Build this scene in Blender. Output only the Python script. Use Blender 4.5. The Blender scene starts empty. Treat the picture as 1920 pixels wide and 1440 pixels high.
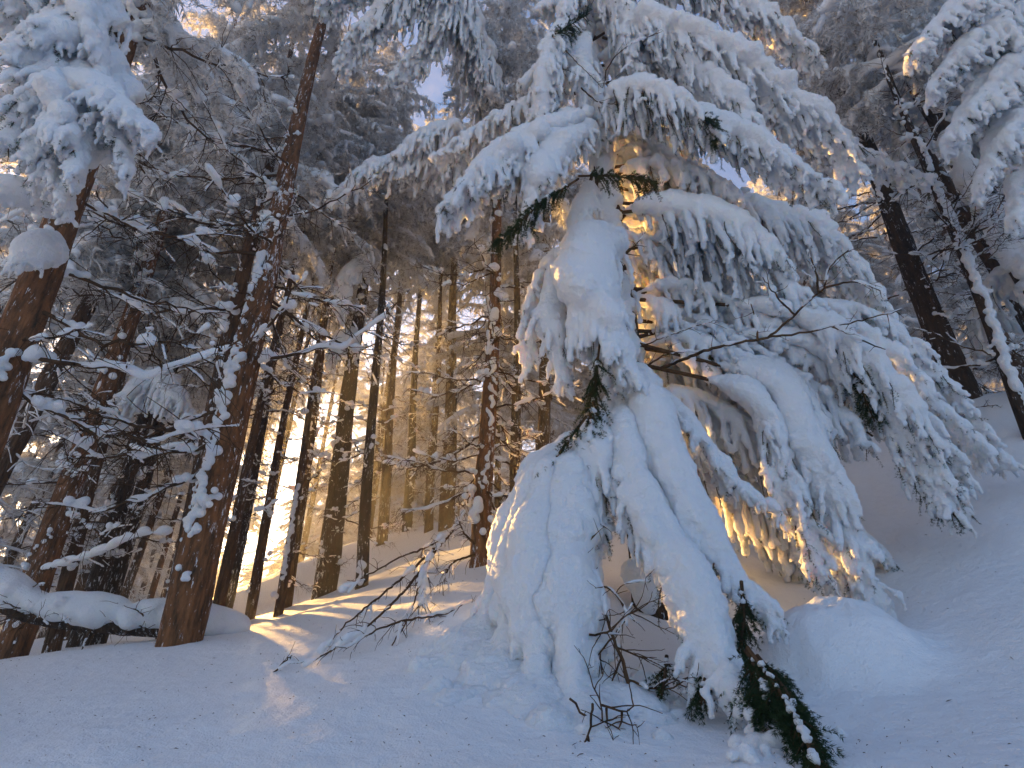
import bpy, math, random
import numpy as np
from mathutils import Vector

scene = bpy.context.scene
COL = scene.collection
rad = math.radians

# ------------------------------------------------------------------ camera, light, exposure
PITCH = rad(29.2)
FOC = 1050.0                       # focal length in pixels of the 1920 px wide photograph
cam_d = bpy.data.cameras.new("camera")
cam_d.sensor_width = 36.0
cam_d.lens = 36.0 * FOC / 1920.0
cam_d.clip_start = 0.05
cam_d.clip_end = 3000.0
cam = bpy.data.objects.new("camera", cam_d)
COL.objects.link(cam)
cam.location = (0, 0, 0)
cam.rotation_euler = (math.pi / 2 + PITCH, 0, 0)
scene.camera = cam

SUN_EL, SUN_AZ = rad(14.4), rad(-31.5)      # azimuth measured from +Y towards +X
SUN_DIR = np.array([math.sin(SUN_AZ) * math.cos(SUN_EL), math.cos(SUN_AZ) * math.cos(SUN_EL), math.sin(SUN_EL)])

DISC_EL, DISC_AZ = rad(13.3), rad(-25.05)
DISC_DIR = np.array([math.sin(DISC_AZ) * math.cos(DISC_EL), math.cos(DISC_AZ) * math.cos(DISC_EL), math.sin(DISC_EL)])

world = bpy.data.worlds.new("World")
scene.world = world
world.use_nodes = True
wn = world.node_tree
wn.nodes.clear()
w_out = wn.nodes.new("ShaderNodeOutputWorld")
w_bg = wn.nodes.new("ShaderNodeBackground")
w_sky = wn.nodes.new("ShaderNodeTexSky")
w_sky.sky_type = 'NISHITA'
w_sky.sun_disc = False
w_sky.sun_elevation = SUN_EL
w_sky.sun_rotation = SUN_AZ
w_sky.altitude = 900
w_sky.air_density = 1.0
w_sky.dust_density = 1.6
w_sky.ozone_density = 2.7
w_bg.inputs["Strength"].default_value = 0.052
w_hs = wn.nodes.new("ShaderNodeHueSaturation")      # slightly raises the saturation of the whole sky colour
w_hs.inputs["Saturation"].default_value = 1.05
wn.links.new(w_sky.outputs[0], w_hs.inputs["Color"])
wn.links.new(w_hs.outputs[0], w_bg.inputs[0])
wn.links.new(w_bg.outputs[0], w_out.inputs[0])

sun_d = bpy.data.lights.new("sun_light", 'SUN')
sun_d.energy = 5.0
sun_d.angle = rad(0.5)
sun_d.color = (1.0, 0.55, 0.16)
sun_o = bpy.data.objects.new("sun_light", sun_d)
COL.objects.link(sun_o)
sun_o.rotation_euler = Vector(SUN_DIR.tolist()).to_track_quat('Z', 'Y').to_euler()

scene.view_settings.view_transform = 'Standard'
scene.view_settings.look = 'None'
scene.view_settings.exposure = 2.6
scene.view_settings.gamma = 1.0
scene.view_settings.use_curve_mapping = False
scene.render.engine = 'CYCLES'
cy = scene.cycles
cy.use_denoising = True
cy.max_bounces = 8
cy.diffuse_bounces = 5
cy.glossy_bounces = 2
cy.transmission_bounces = 5
cy.volume_bounces = 0
cy.sample_clamp_indirect = 6.0

# ------------------------------------------------------------------ numbers
CP, SP = math.cos(PITCH), math.sin(PITCH)


def ray(u, v):
    r = (u - 960.0) / FOC
    d = (720.0 - v) / FOC
    return np.array([r, CP - d * SP, SP + d * CP])


def P(u, v, depth):
    """world point that lies depth metres in front of the lens at a photograph pixel"""
    return ray(u, v) * depth


_rs = np.random.RandomState(5)
_TAB = _rs.rand(64, 64, 64).astype(np.float32)


def vnoise(p):
    """smooth value noise, p (n,3) -> 0..1"""
    p = np.asarray(p, dtype=np.float64)
    i = np.floor(p).astype(np.int64)
    f = p - i
    f = f * f * (3 - 2 * f)
    i0 = i & 63
    i1 = (i + 1) & 63
    x0, y0, z0 = i0[:, 0], i0[:, 1], i0[:, 2]
    x1, y1, z1 = i1[:, 0], i1[:, 1], i1[:, 2]
    fx, fy, fz = f[:, 0], f[:, 1], f[:, 2]
    a = _TAB[x0, y0, z0] * (1 - fx) + _TAB[x1, y0, z0] * fx
    b = _TAB[x0, y1, z0] * (1 - fx) + _TAB[x1, y1, z0] * fx
    c = _TAB[x0, y0, z1] * (1 - fx) + _TAB[x1, y0, z1] * fx
    d = _TAB[x0, y1, z1] * (1 - fx) + _TAB[x1, y1, z1] * fx
    return (a * (1 - fy) + b * fy) * (1 - fz) + (c * (1 - fy) + d * fy) * fz


def fbm(p, octaves=3):
    s, a, t = 0.0, 1.0, 0.0
    for k in range(octaves):
        s = s + a * (vnoise(p * (2.03 ** k) + 17.3 * k) - 0.5)
        t += a
        a *= 0.5
    return s / t * 2.0


def unit(v):
    v = np.asarray(v, float)
    n = np.linalg.norm(v)
    return v / n if n > 1e-9 else v


def resample(pts, step):
    """smooth (Catmull-Rom) polyline at an even step"""
    pts = np.asarray(pts, float)
    if len(pts) > 2:
        ext = np.vstack([2 * pts[0] - pts[1], pts, 2 * pts[-1] - pts[-2]])
        out = []
        for k in range(1, len(ext) - 2):
            p0, p1, p2, p3 = ext[k - 1:k + 3]
            t = np.linspace(0, 1, 12, endpoint=False)[:, None]
            out.append(0.5 * ((2 * p1) + (p2 - p0) * t + (2 * p0 - 5 * p1 + 4 * p2 - p3) * t * t + (3 * p1 - p0 - 3 * p2 + p3) * t ** 3))
        out.append(ext[-2][None])
        pts = np.vstack(out)
    seg = np.linalg.norm(np.diff(pts, axis=0), axis=1)
    s = np.concatenate([[0], np.cumsum(seg)])
    n = max(2, int(round(s[-1] / step)) + 1)
    q = np.linspace(0, s[-1], n)
    return np.stack([np.interp(q, s, pts[:, k]) for k in range(3)], 1)


class Buf:
    """collects polygons and links them as one mesh object"""

    def __init__(self):
        self.v, self.q, self.t, self.n = [], [], [], 0

    def add(self, v, quads=None, tris=None):
        v = np.asarray(v, np.float32)
        if quads is not None and len(quads):
            self.q.append(np.asarray(quads, np.int32) + self.n)
        if tris is not None and len(tris):
            self.t.append(np.asarray(tris, np.int32) + self.n)
        self.v.append(v)
        self.n += len(v)

    def arrays(self):
        v = np.vstack(self.v) if self.v else np.zeros((0, 3), np.float32)
        q = np.vstack(self.q) if self.q else np.zeros((0, 4), np.int32)
        t = np.vstack(self.t) if self.t else np.zeros((0, 3), np.int32)
        return v, q, t

    def mesh(self, name, mat, smooth=True):
        v, q, t = self.arrays()
        me = bpy.data.meshes.new(name)
        me.vertices.add(len(v))
        me.vertices.foreach_set("co", v.ravel())
        nl = len(q) * 4 + len(t) * 3
        me.loops.add(nl)
        me.loops.foreach_set("vertex_index", np.concatenate([q.ravel(), t.ravel()]).astype(np.int32))
        me.polygons.add(len(q) + len(t))
        ls = np.concatenate([np.arange(len(q)) * 4, len(q) * 4 + np.arange(len(t)) * 3]).astype(np.int32)
        me.polygons.foreach_set("loop_start", ls)
        me.polygons.foreach_set("use_smooth", np.full(len(ls), smooth, bool))
        me.update(calc_edges=True)
        me.materials.append(mat)
        return me

    def build(self, name, mat, parent=None, smooth=True):
        if self.n == 0:
            return None
        return link(name, self.mesh(name, mat, smooth), parent)


def link(name, data, parent=None):
    o = bpy.data.objects.new(name, data)
    COL.objects.link(o)
    if parent is not None:
        o.parent = parent
    return o


def tag(o, label=None, cat=None, group=None, kind=None):
    if o is None:
        return None
    if label:
        o["label"] = label
    if cat:
        o["category"] = cat
    if group:
        o["group"] = group
    if kind:
        o["kind"] = kind
    return o


def empty(name, loc=(0, 0, 0)):
    """an Empty at the base of a thing; its parts are built in coordinates relative to it"""
    o = bpy.data.objects.new(name, None)
    o.location = tuple(float(c) for c in loc)
    o.empty_display_size = 0.2
    COL.objects.link(o)
    return o


def tube(buf, pts, radii, sides=5, cap=True, lump=0.0, off=None):
    pts = np.asarray(pts, float)
    n = len(pts)
    radii = np.broadcast_to(np.asarray(radii, float), (n,))
    t = np.gradient(pts, axis=0)
    t /= np.maximum(np.linalg.norm(t, axis=1, keepdims=True), 1e-9)
    ref = np.array([0.0, 0.0, 1.0]) if abs(t[:, 2]).mean() < 0.8 else np.array([1.0, 0.0, 0.0])
    a = np.cross(t, ref)
    a /= np.maximum(np.linalg.norm(a, axis=1, keepdims=True), 1e-9)
    b = np.cross(a, t)
    th = np.linspace(0, 2 * math.pi, sides, endpoint=False)
    rr = radii[:, None] * np.ones((1, sides))
    if lump:
        rr = rr * (1 + lump * (np.random.rand(n, sides) - 0.5) * 2)
    v = pts[:, None, :] + rr[..., None] * (np.cos(th)[None, :, None] * a[:, None, :] + np.sin(th)[None, :, None] * b[:, None, :])
    if off is not None:
        v = v + off
    k = np.arange(n - 1)[:, None] * sides
    j = np.arange(sides)[None, :]
    j2 = (j + 1) % sides
    quads = np.stack([k + j, k + j2, k + sides + j2, k + sides + j], -1).reshape(-1, 4)
    v = v.reshape(-1, 3)
    tris = None
    if cap:
        v = np.vstack([v, pts[:1] - t[:1] * radii[0] * 0.3, pts[-1:] + t[-1:] * radii[-1] * 0.8])
        c0, c1 = n * sides, n * sides + 1
        jj = np.arange(sides)
        jj2 = (jj + 1) % sides
        e = (n - 1) * sides
        tris = np.vstack([np.stack([jj2, jj, np.full(sides, c0)], 1), np.stack([e + jj, e + jj2, np.full(sides, c1)], 1)])
    buf.add(v, quads, tris)


# ------------------------------------------------------------------ snow as a merged field of balls (surface nets)
_CORN = np.array([[i, j, k] for i in (0, 1) for j in (0, 1) for k in (0, 1)])
_EDGES = [(a, b) for a in range(8) for b in range(a + 1, 8) if np.abs(_CORN[a] - _CORN[b]).sum() == 1]


def snow_skin(buf, c, r, voxel, rough=0.5, freq=14.0, bumpy=0.0):
    """skin balls (centres c, radii r) with one closed lumpy surface and add it to buf"""
    c = np.asarray(c, float)
    r = np.maximum(np.asarray(r, float), voxel * 0.85)
    if len(c) == 0:
        return
    R = r * 1.55
    lo = c.min(0) - R.max() - 3 * voxel
    hi = c.max(0) + R.max() + 3 * voxel
    dim = np.ceil((hi - lo) / voxel).astype(int) + 1
    F = np.zeros(dim, np.float32)
    g = (c - lo) / voxel
    Rg = R / voxel
    a0 = np.maximum(np.floor(g - Rg[:, None]).astype(int), 0)
    a1 = np.minimum(np.ceil(g + Rg[:, None]).astype(int) + 1, dim)
    ar = [np.arange(d, dtype=np.float32) for d in dim]
    for n in range(len(c)):
        x0, y0, z0 = a0[n]
        x1, y1, z1 = a1[n]
        i2 = 1.0 / (Rg[n] * Rg[n])
        dx = (ar[0][x0:x1] - g[n, 0]) ** 2 * i2
        dy = (ar[1][y0:y1] - g[n, 1]) ** 2 * i2
        dz = (ar[2][z0:z1] - g[n, 2]) ** 2 * i2
        w = 1.0 - (dx[:, None, None] + dy[None, :, None] + dz[None, None, :])
        np.maximum(w, 0, out=w)
        F[x0:x1, y0:y1, z0:z1] += w * w
    iso = 0.34
    nz = np.nonzero(F > 0.02)
    if rough:
        pp = np.stack(nz, 1) * voxel + lo
        F[nz] *= 1.0 + rough * fbm(pp * freq, 4)
    inside = F > iso
    inside[0] = inside[-1] = False
    inside[:, 0] = inside[:, -1] = False
    inside[:, :, 0] = inside[:, :, -1] = False
    F = np.where(inside, F, np.minimum(F, iso * 0.999))
    cnt = np.zeros(dim - 1, np.uint8)
    for i, j, k in _CORN:
        cnt += inside[i:dim[0] - 1 + i, j:dim[1] - 1 + j, k:dim[2] - 1 + k]
    act = np.nonzero((cnt > 0) & (cnt < 8))
    if len(act[0]) == 0:
        return
    cell = np.stack(act, 1)
    idx = np.full(dim - 1, -1, np.int32)
    idx[act] = np.arange(len(cell))
    vals = np.stack([F[cell[:, 0] + i, cell[:, 1] + j, cell[:, 2] + k] for i, j, k in _CORN], 1)
    s = np.zeros((len(cell), 3))
    w = np.zeros(len(cell))
    for a, b in _EDGES:
        va, vb = vals[:, a], vals[:, b]
        m = (va > iso) != (vb > iso)
        t = np.where(m, (iso - va) / np.where(m, vb - va, 1), 0)[:, None]
        s += np.where(m[:, None], _CORN[a] + t * (_CORN[b] - _CORN[a]), 0)
        w += m
    v = (cell + s / w[:, None]) * voxel + lo
    hi_c = [_CORN[:, ax] == 1 for ax in range(3)]
    nrm = -np.stack([vals[:, m].mean(1) - vals[:, ~m].mean(1) for m in hi_c], 1)
    nrm /= np.maximum(np.linalg.norm(nrm, axis=1, keepdims=True), 1e-6)
    bil = np.abs(fbm(v * 11.0, 2)) * 1.6 + np.abs(fbm(v * 27.0 + 9.1, 2)) - 0.55
    v = v + nrm * (bil * bumpy)[:, None]
    faces = []
    for ax in range(3):
        sl0 = [slice(1, d - 1) for d in dim]
        sl1 = list(sl0)
        sl0[ax] = slice(0, dim[ax] - 1)
        sl1[ax] = slice(1, dim[ax])
        A, B = inside[tuple(sl0)], inside[tuple(sl1)]
        e = np.stack(np.nonzero(A != B), 1)
        if len(e) == 0:
            continue
        fl = A[tuple(e.T)]
        off = np.ones(3, int)
        off[ax] = 0
        e = e + off
        o1, o2 = (ax + 1) % 3, (ax + 2) % 3
        d1 = np.zeros(3, int)
        d1[o1] = 1
        d2 = np.zeros(3, int)
        d2[o2] = 1
        q = np.stack([idx[tuple((e - d1 - d2).T)], idx[tuple((e - d2).T)], idx[tuple(e.T)], idx[tuple((e - d1).T)]], 1)
        q[~fl] = q[~fl][:, ::-1]
        faces.append(q)
    q = np.vstack(faces)
    q = q[(q >= 0).all(1)]
    buf.add(v, q)


# ------------------------------------------------------------------ materials
def new_mat(name):
    m = bpy.data.materials.new(name)
    m.use_nodes = True
    nt = m.node_tree
    nt.nodes.clear()
    out = nt.nodes.new("ShaderNodeOutputMaterial")
    return m, nt, out


def N(nt, kind, **kw):
    n = nt.nodes.new(kind)
    for k, v in kw.items():
        if k in n.inputs:
            n.inputs[k].default_value = v
        else:
            setattr(n, k, v)
    return n


def mat_snow(name, col, bump_scale, bump_dist, trans=0.18, fine=160.0, reach=0.085):
    m, nt, out = new_mat(name)
    L = nt.links
    tc = N(nt, "ShaderNodeNewGeometry")
    n1 = N(nt, "ShaderNodeTexNoise", Scale=bump_scale, Detail=5.0, Roughness=0.6)
    n2 = N(nt, "ShaderNodeTexNoise", Scale=fine, Detail=2.0)
    L.new(tc.outputs["Position"], n1.inputs["Vector"])
    L.new(tc.outputs["Position"], n2.inputs["Vector"])
    mx = N(nt, "ShaderNodeMath", operation='MULTIPLY_ADD')
    L.new(n2.outputs[0], mx.inputs[0])
    mx.inputs[1].default_value = 0.25
    L.new(n1.outputs[0], mx.inputs[2])
    bp = N(nt, "ShaderNodeBump", Strength=0.9, Distance=bump_dist)
    L.new(mx.outputs[0], bp.inputs["Height"])
    ramp = N(nt, "ShaderNodeMix", data_type='RGBA')
    L.new(n1.outputs[0], ramp.inputs[0])
    ramp.inputs[6].default_value = (*[c * 0.93 for c in col], 1)
    ramp.inputs[7].default_value = (*col, 1)
    p = N(nt, "ShaderNodeBsdfPrincipled", Roughness=0.55)
    p.inputs["Specular IOR Level"].default_value = 0.25
    L.new(ramp.outputs[2], p.inputs["Base Color"])
    L.new(bp.outputs[0], p.inputs["Normal"])
    if trans:
        p.inputs["Subsurface Weight"].default_value = trans
        p.inputs["Subsurface Radius"].default_value = (1.0, 0.8, 0.6)
        p.inputs["Subsurface Scale"].default_value = reach
    L.new(p.outputs[0], out.inputs[0])
    return m


def mat_bark(name, dark, light, frost, scale=(9, 9, 2.2)):
    """scaly bark with moss tones and rime caught in it"""
    m, nt, out = new_mat(name)
    L = nt.links
    tc = N(nt, "ShaderNodeTexCoord")
    mp = N(nt, "ShaderNodeMapping")
    mp.inputs["Scale"].default_value = scale
    L.new(tc.outputs["Object"], mp.inputs[0])
    oi = N(nt, "ShaderNodeObjectInfo")
    sh = N(nt, "ShaderNodeVectorMath", operation='MULTIPLY_ADD')
    L.new(oi.outputs["Random"], sh.inputs[0])
    sh.inputs[1].default_value = (31, 17, 23)
    L.new(mp.outputs[0], sh.inputs[2])
    vo = N(nt, "ShaderNodeTexVoronoi", Scale=2.6)
    L.new(sh.outputs[0], vo.inputs["Vector"])
    n1 = N(nt, "ShaderNodeTexNoise", Scale=1.6, Detail=6.0, Roughness=0.7)
    L.new(sh.outputs[0], n1.inputs["Vector"])
    cr = N(nt, "ShaderNodeValToRGB")
    cr.color_ramp.elements[0].position = 0.32
    cr.color_ramp.elements[0].color = (*dark, 1)
    cr.color_ramp.elements[1].position = 0.66
    cr.color_ramp.elements[1].color = (*light, 1)
    L.new(n1.outputs[0], cr.inputs[0])
    # rime caught in the scales
    n2 = N(nt, "ShaderNodeTexNoise", Scale=3.4, Detail=5.0, Roughness=0.75)
    L.new(sh.outputs[0], n2.inputs["Vector"])
    n3 = N(nt, "ShaderNodeTexNoise", Scale=0.35, Detail=2.0)
    L.new(sh.outputs[0], n3.inputs["Vector"])
    ad = N(nt, "ShaderNodeMath", operation='MULTIPLY_ADD')
    L.new(n3.outputs[0], ad.inputs[0])
    ad.inputs[1].default_value = 0.35
    L.new(n2.outputs[0], ad.inputs[2])
    fr = N(nt, "ShaderNodeMapRange")
    fr.inputs["From Min"].default_value = 0.80 - frost
    fr.inputs["From Max"].default_value = 0.84 - frost
    L.new(ad.outputs[0], fr.inputs["Value"])
    mx = N(nt, "ShaderNodeMix", data_type='RGBA')
    L.new(fr.outputs[0], mx.inputs[0])
    L.new(cr.outputs[0], mx.inputs[6])
    mx.inputs[7].default_value = (0.72, 0.74, 0.78, 1)
    hs = N(nt, "ShaderNodeMath", operation='ADD')
    L.new(vo.outputs["Distance"], hs.inputs[0])
    L.new(n1.outputs[0], hs.inputs[1])
    bp = N(nt, "ShaderNodeBump", Strength=1.0, Distance=0.03)
    L.new(hs.outputs[0], bp.inputs["Height"])
    p = N(nt, "ShaderNodeBsdfPrincipled", Roughness=0.85)
    p.inputs["Specular IOR Level"].default_value = 0.15
    L.new(mx.outputs[2], p.inputs["Base Color"])
    L.new(bp.outputs[0], p.inputs["Normal"])
    L.new(p.outputs[0], out.inputs[0])
    return m


def mat_needle(name, a, b, trans=0.2, scale=6.0):
    m, nt, out = new_mat(name)
    L = nt.links
    tc = N(nt, "ShaderNodeNewGeometry")
    n1 = N(nt, "ShaderNodeTexNoise", Scale=scale, Detail=4.0, Roughness=0.7)
    L.new(tc.outputs["Position"], n1.inputs["Vector"])
    cr = N(nt, "ShaderNodeValToRGB")
    cr.color_ramp.elements[0].position = 0.33
    cr.color_ramp.elements[0].color = (*a, 1)
    cr.color_ramp.elements[1].position = 0.54
    cr.color_ramp.elements[1].color = (*b, 1)
    L.new(n1.outputs[0], cr.inputs[0])
    d = N(nt, "ShaderNodeBsdfDiffuse")
    t = N(nt, "ShaderNodeBsdfTranslucent")
    L.new(cr.outputs[0], d.inputs[0])
    L.new(cr.outputs[0], t.inputs[0])
    ms = N(nt, "ShaderNodeMixShader", Fac=trans)
    L.new(d.outputs[0], ms.inputs[1])
    L.new(t.outputs[0], ms.inputs[2])
    L.new(ms.outputs[0], out.inputs[0])
    return m


M_GROUND = mat_snow("ground_snow", (0.84, 0.86, 0.89), 9.0, 0.035, trans=0.0, fine=90.0)
M_SNOW = mat_snow("bough_snow", (0.84, 0.86, 0.89), 30.0, 0.035, trans=0.6, fine=150.0)
M_SNOWGLOW = mat_snow("backlit_glow_snow", (0.88, 0.89, 0.91), 30.0, 0.03, trans=1.0, fine=150.0, reach=0.26)  # paler, deeper-scattering copy of the bough snow, added so backlit boughs glow
M_SNOWFAR = mat_snow("far_snow", (0.82, 0.84, 0.87), 18.0, 0.02, trans=0.0, fine=70.0)
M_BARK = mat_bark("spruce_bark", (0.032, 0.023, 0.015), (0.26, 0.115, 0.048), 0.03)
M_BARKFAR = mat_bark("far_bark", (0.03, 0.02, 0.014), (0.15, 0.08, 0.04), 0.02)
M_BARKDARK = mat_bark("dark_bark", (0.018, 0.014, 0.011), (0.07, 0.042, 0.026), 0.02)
M_TWIG = mat_needle("bare_twig", (0.03, 0.02, 0.014), (0.10, 0.06, 0.035), 0.0, 9.0)
M_RIME = mat_needle("rimed_twig", (0.21, 0.165, 0.13), (0.80, 0.79, 0.78), 0.2, 5.0)
M_GREEN = mat_needle("green_needles", (0.012, 0.026, 0.014), (0.034, 0.058, 0.026), 0.15, 12.0)
M_FROSTGREEN = mat_needle("frosted_needles", (0.20, 0.18, 0.155), (0.80, 0.79, 0.78), 0.3, 7.0)
# ------------------------------------------------------------------ the sun itself, low between the trunks
def make_sun():
    m, nt, out = new_mat("sun_fire")
    e = N(nt, "ShaderNodeEmission", Strength=300.0)
    e.inputs["Color"].default_value = (1.0, 0.82, 0.5, 1)
    nt.links.new(e.outputs[0], out.inputs[0])
    b = Buf()
    n, k = 16, 32
    R = 1500.0 * math.tan(rad(0.62))
    th = np.linspace(0.02, math.pi - 0.02, n)
    ph = np.linspace(0, 2 * math.pi, k, endpoint=False)
    v = np.stack([np.sin(th)[:, None] * np.cos(ph), np.sin(th)[:, None] * np.sin(ph), np.cos(th)[:, None] * np.ones(k)], -1) * R
    i = np.arange(n - 1)[:, None] * k
    j = np.arange(k)[None]
    j2 = (j + 1) % k
    b.add(v.reshape(-1, 3), np.stack([i + j, i + k + j, i + k + j2, i + j2], -1).reshape(-1, 4))
    o = b.build("sun", m)
    o.location = (DISC_DIR * 1500.0).tolist()
    tag(o, kind="structure")


make_sun()
# ------------------------------------------------------------------ the ground: a hillside under fresh snow
def _slope(px):
    """the sunlit shoulder left of the big spruce: one gentle plane that the low sun just skims"""
    n = np.cross(ray(340, 1135), ray(870, 945))
    c = n @ ray(860, 1150) * 4.4
    out = []
    for u, v in px:
        q = c / (n @ ray(u, v))
        out.append((u, v, min(14.5, q) if q > 0 else 14.5))
    return out


GP = np.array([P(*a) for a in [
    (960, 1440, 2.3), (0, 1440, 2.5), (1920, 1440, 2.0), (480, 1440, 2.35), (1440, 1440, 2.1),
    (0, 1250, 5.4), (170, 1222, 5.6), (340, 1205, 5.7), (150, 1340, 3.5), (330, 1300, 3.7), (600, 1320, 3.1),
    (500, 1180, 6.6), (640, 1215, 4.6), (760, 1215, 4.2), (470, 1114, 15.0), (600, 1040, 17.0), (700, 1008, 17.5), (870, 970, 16.5),
    *_slope([(900, 1035), (750, 1080), (650, 1100), (860, 1150), (800, 1100), (830, 1045), (720, 1140), (790, 1150), (880, 1090), (700, 1075), (850, 1020), (560, 1150), (610, 1120), (560, 1120), (760, 1120), (690, 1100)]), (1180, 1235, 3.9), (1120, 1335, 3.0), (1000, 1290, 3.3),
    (1330, 1200, 4.4), (1450, 1200, 4.5), (1560, 1200, 4.1), (1640, 1165, 4.5), (1700, 1005, 5.8), (1750, 1250, 3.5), (1920, 1150, 3.7),
    (1920, 905, 5.8), (1820, 748, 8.5), (1920, 738, 8.3), (1870, 890, 6.2), (1600, 1000, 6.6), (1350, 1080, 5.8),
    (1650, 1380, 2.6), (1300, 1400, 2.5), (1100, 1050, 7.6), (1130, 960, 11.0)]])
GX = np.array([  # the hillside beyond what the photograph shows
    (0, 0, -1.45), (-3, -1, -1.9), (3, -1, -1.2), (0, -5, -3.2), (-7, 2, -1.6), (7, 1.5, 0.2), (-9, 8, 0.2), (-14, 14, 0.6), (11, 6, 4.0), (14, 12, 5.4),
    (-12, 24, 1.6), (6, 18, 5.5), (10, 19, 6.6), (-7, 28, 3.2), (0, 28, 5.0), (6, 26, 6.2), (16, 24, 8.0)])
_G = np.vstack([GP, GX])


def _tps(r2):
    return np.where(r2 > 1e-9, r2 * np.log(np.maximum(r2, 1e-9)), 0.0)


def _fit():
    n = len(_G)
    K = _tps(((_G[:, None, :2] - _G[None, :, :2]) ** 2).sum(-1)) + np.eye(n) * 0.05
    Q = np.hstack([np.ones((n, 1)), _G[:, :2]])
    A = np.block([[K, Q], [Q.T, np.zeros((3, 3))]])
    return np.linalg.solve(A, np.concatenate([_G[:, 2], np.zeros(3)]))


_W = _fit()


def ground(xy):
    xy = np.atleast_2d(np.asarray(xy, float))[:, :2]
    out = np.empty(len(xy))
    for s in range(0, len(xy), 40000):
        q = xy[s:s + 40000]
        k = _tps(((q[:, None, :] - _G[None, :, :2]) ** 2).sum(-1))
        out[s:s + 40000] = k @ _W[:-3] + _W[-3] + q @ _W[-2:]
    r = np.hypot(xy[:, 0], xy[:, 1] - 8)
    far = 1.8 + 0.13 * np.clip(xy[:, 1] - 8, -60, 400) * 0.8 + 0.22 * np.clip(xy[:, 0], -80, 80)
    w = np.clip((r - 14) / 16, 0, 1)
    w = w * w * (3 - 2 * w)
    z = out * (1 - w) + far * w
    p3 = np.column_stack([xy, np.zeros(len(xy))])
    calm = 1 - 0.88 * np.exp(-((xy[:, 0] + 1.8) ** 2 + (xy[:, 1] - 8.5) ** 2) / 22.0)
    return z + calm * 0.07 * fbm(p3 * 0.55, 2) + calm * 0.03 * fbm(p3 * 3.1, 3) + np.where(r < 16, 0.005, 0.0) * fbm(p3 * 15.0, 2)


def gz(x, y):
    return float(ground([[x, y]])[0])


def make_ground():
    front = np.linspace(rad(-68), rad(68), 520)
    back = np.linspace(rad(68), rad(292), 90)[1:-1]
    ang = np.concatenate([front, back])
    rr = [0.5]
    while rr[-1] < 95:
        rr.append(rr[-1] * (1.0125 if rr[-1] < 12 else 1.03))
    rr = np.array(rr)
    X = np.sin(ang)[None, :] * rr[:, None]
    Y = np.cos(ang)[None, :] * rr[:, None]
    xy = np.stack([X.ravel(), Y.ravel()], 1)
    v = np.column_stack([xy, ground(xy)])
    nr, na = len(rr), len(ang)
    k = np.arange(nr - 1)[:, None] * na
    j = np.arange(na)[None, :]
    j2 = (j + 1) % na
    quads = np.stack([k + j, k + na + j, k + na + j2, k + j2], -1).reshape(-1, 4)[:, ::-1]
    v = np.vstack([v, [[0, 0, gz(0, 0)]]])
    jj = np.arange(na)
    tris = np.stack([np.full(na, nr * na), (jj + 1) % na, jj], 1)
    b = Buf()
    b.add(v, quads, tris)
    o = b.build("snow_ground", M_GROUND)
    tag(o, kind="structure")


make_ground()


def gdepth(u, v):
    """depth at which the line of sight through a photograph pixel meets the snow"""
    ds = np.concatenate([np.arange(1.2, 14, 0.04), np.arange(14, 60, 0.5)])
    pts = ray(u, v)[None] * ds[:, None]
    below = pts[:, 2] < ground(pts)
    return float(ds[np.argmax(below)]) if below.any() else 30.0


def G(u, v, lift=0.0):
    return P(u, v, gdepth(u, v)) + np.array([0, 0, lift])
# ------------------------------------------------------------------ snow-laden boughs
def needles(buf, pts, rng, per=5, length=0.022, width=0.0032, spread=0.8):
    """short spruce needles all round a twig (pts), swept forward"""
    pts = np.asarray(pts, float)
    if len(pts) < 2:
        return
    t = np.gradient(pts, axis=0)
    t /= np.maximum(np.linalg.norm(t, axis=1, keepdims=True), 1e-9)
    n = len(pts)
    base = np.repeat(pts, per, 0) + rng.normal(0, 0.004, (n * per, 3))
    tt = np.repeat(t, per, 0)
    d = rng.normal(0, 1, (n * per, 3))
    d -= (d * tt).sum(1, keepdims=True) * tt
    d /= np.maximum(np.linalg.norm(d, axis=1, keepdims=True), 1e-9)
    d = d * spread + tt * 0.75
    d /= np.linalg.norm(d, axis=1, keepdims=True)
    s = np.cross(d, rng.normal(0, 1, (n * per, 3)))
    s /= np.maximum(np.linalg.norm(s, axis=1, keepdims=True), 1e-9)
    L = length * rng.uniform(0.7, 1.2, (n * per, 1))
    v = np.stack([base - s * width * 0.5, base + s * width * 0.5, base + d * L], 1).reshape(-1, 3)
    buf.add(v, None, np.arange(n * per * 3).reshape(-1, 3))


def droop_path(p, d, length, gravity, rng, step=0.045, wob=0.10):
    out = [np.array(p)]
    d = unit(d)
    for _ in range(max(2, int(length / step))):
        d = unit(d + np.array([0, 0, -gravity]) + rng.normal(0, wob, 3))
        out.append(out[-1] + d * step)
    return np.array(out)


class Bough:
    def __init__(self):
        self.wood, self.green = Buf(), Buf()
        self.c, self.r = [], []

    def ball(self, c, r):
        self.c.append(np.asarray(c, float))
        self.r.append(np.asarray(r, float))


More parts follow.
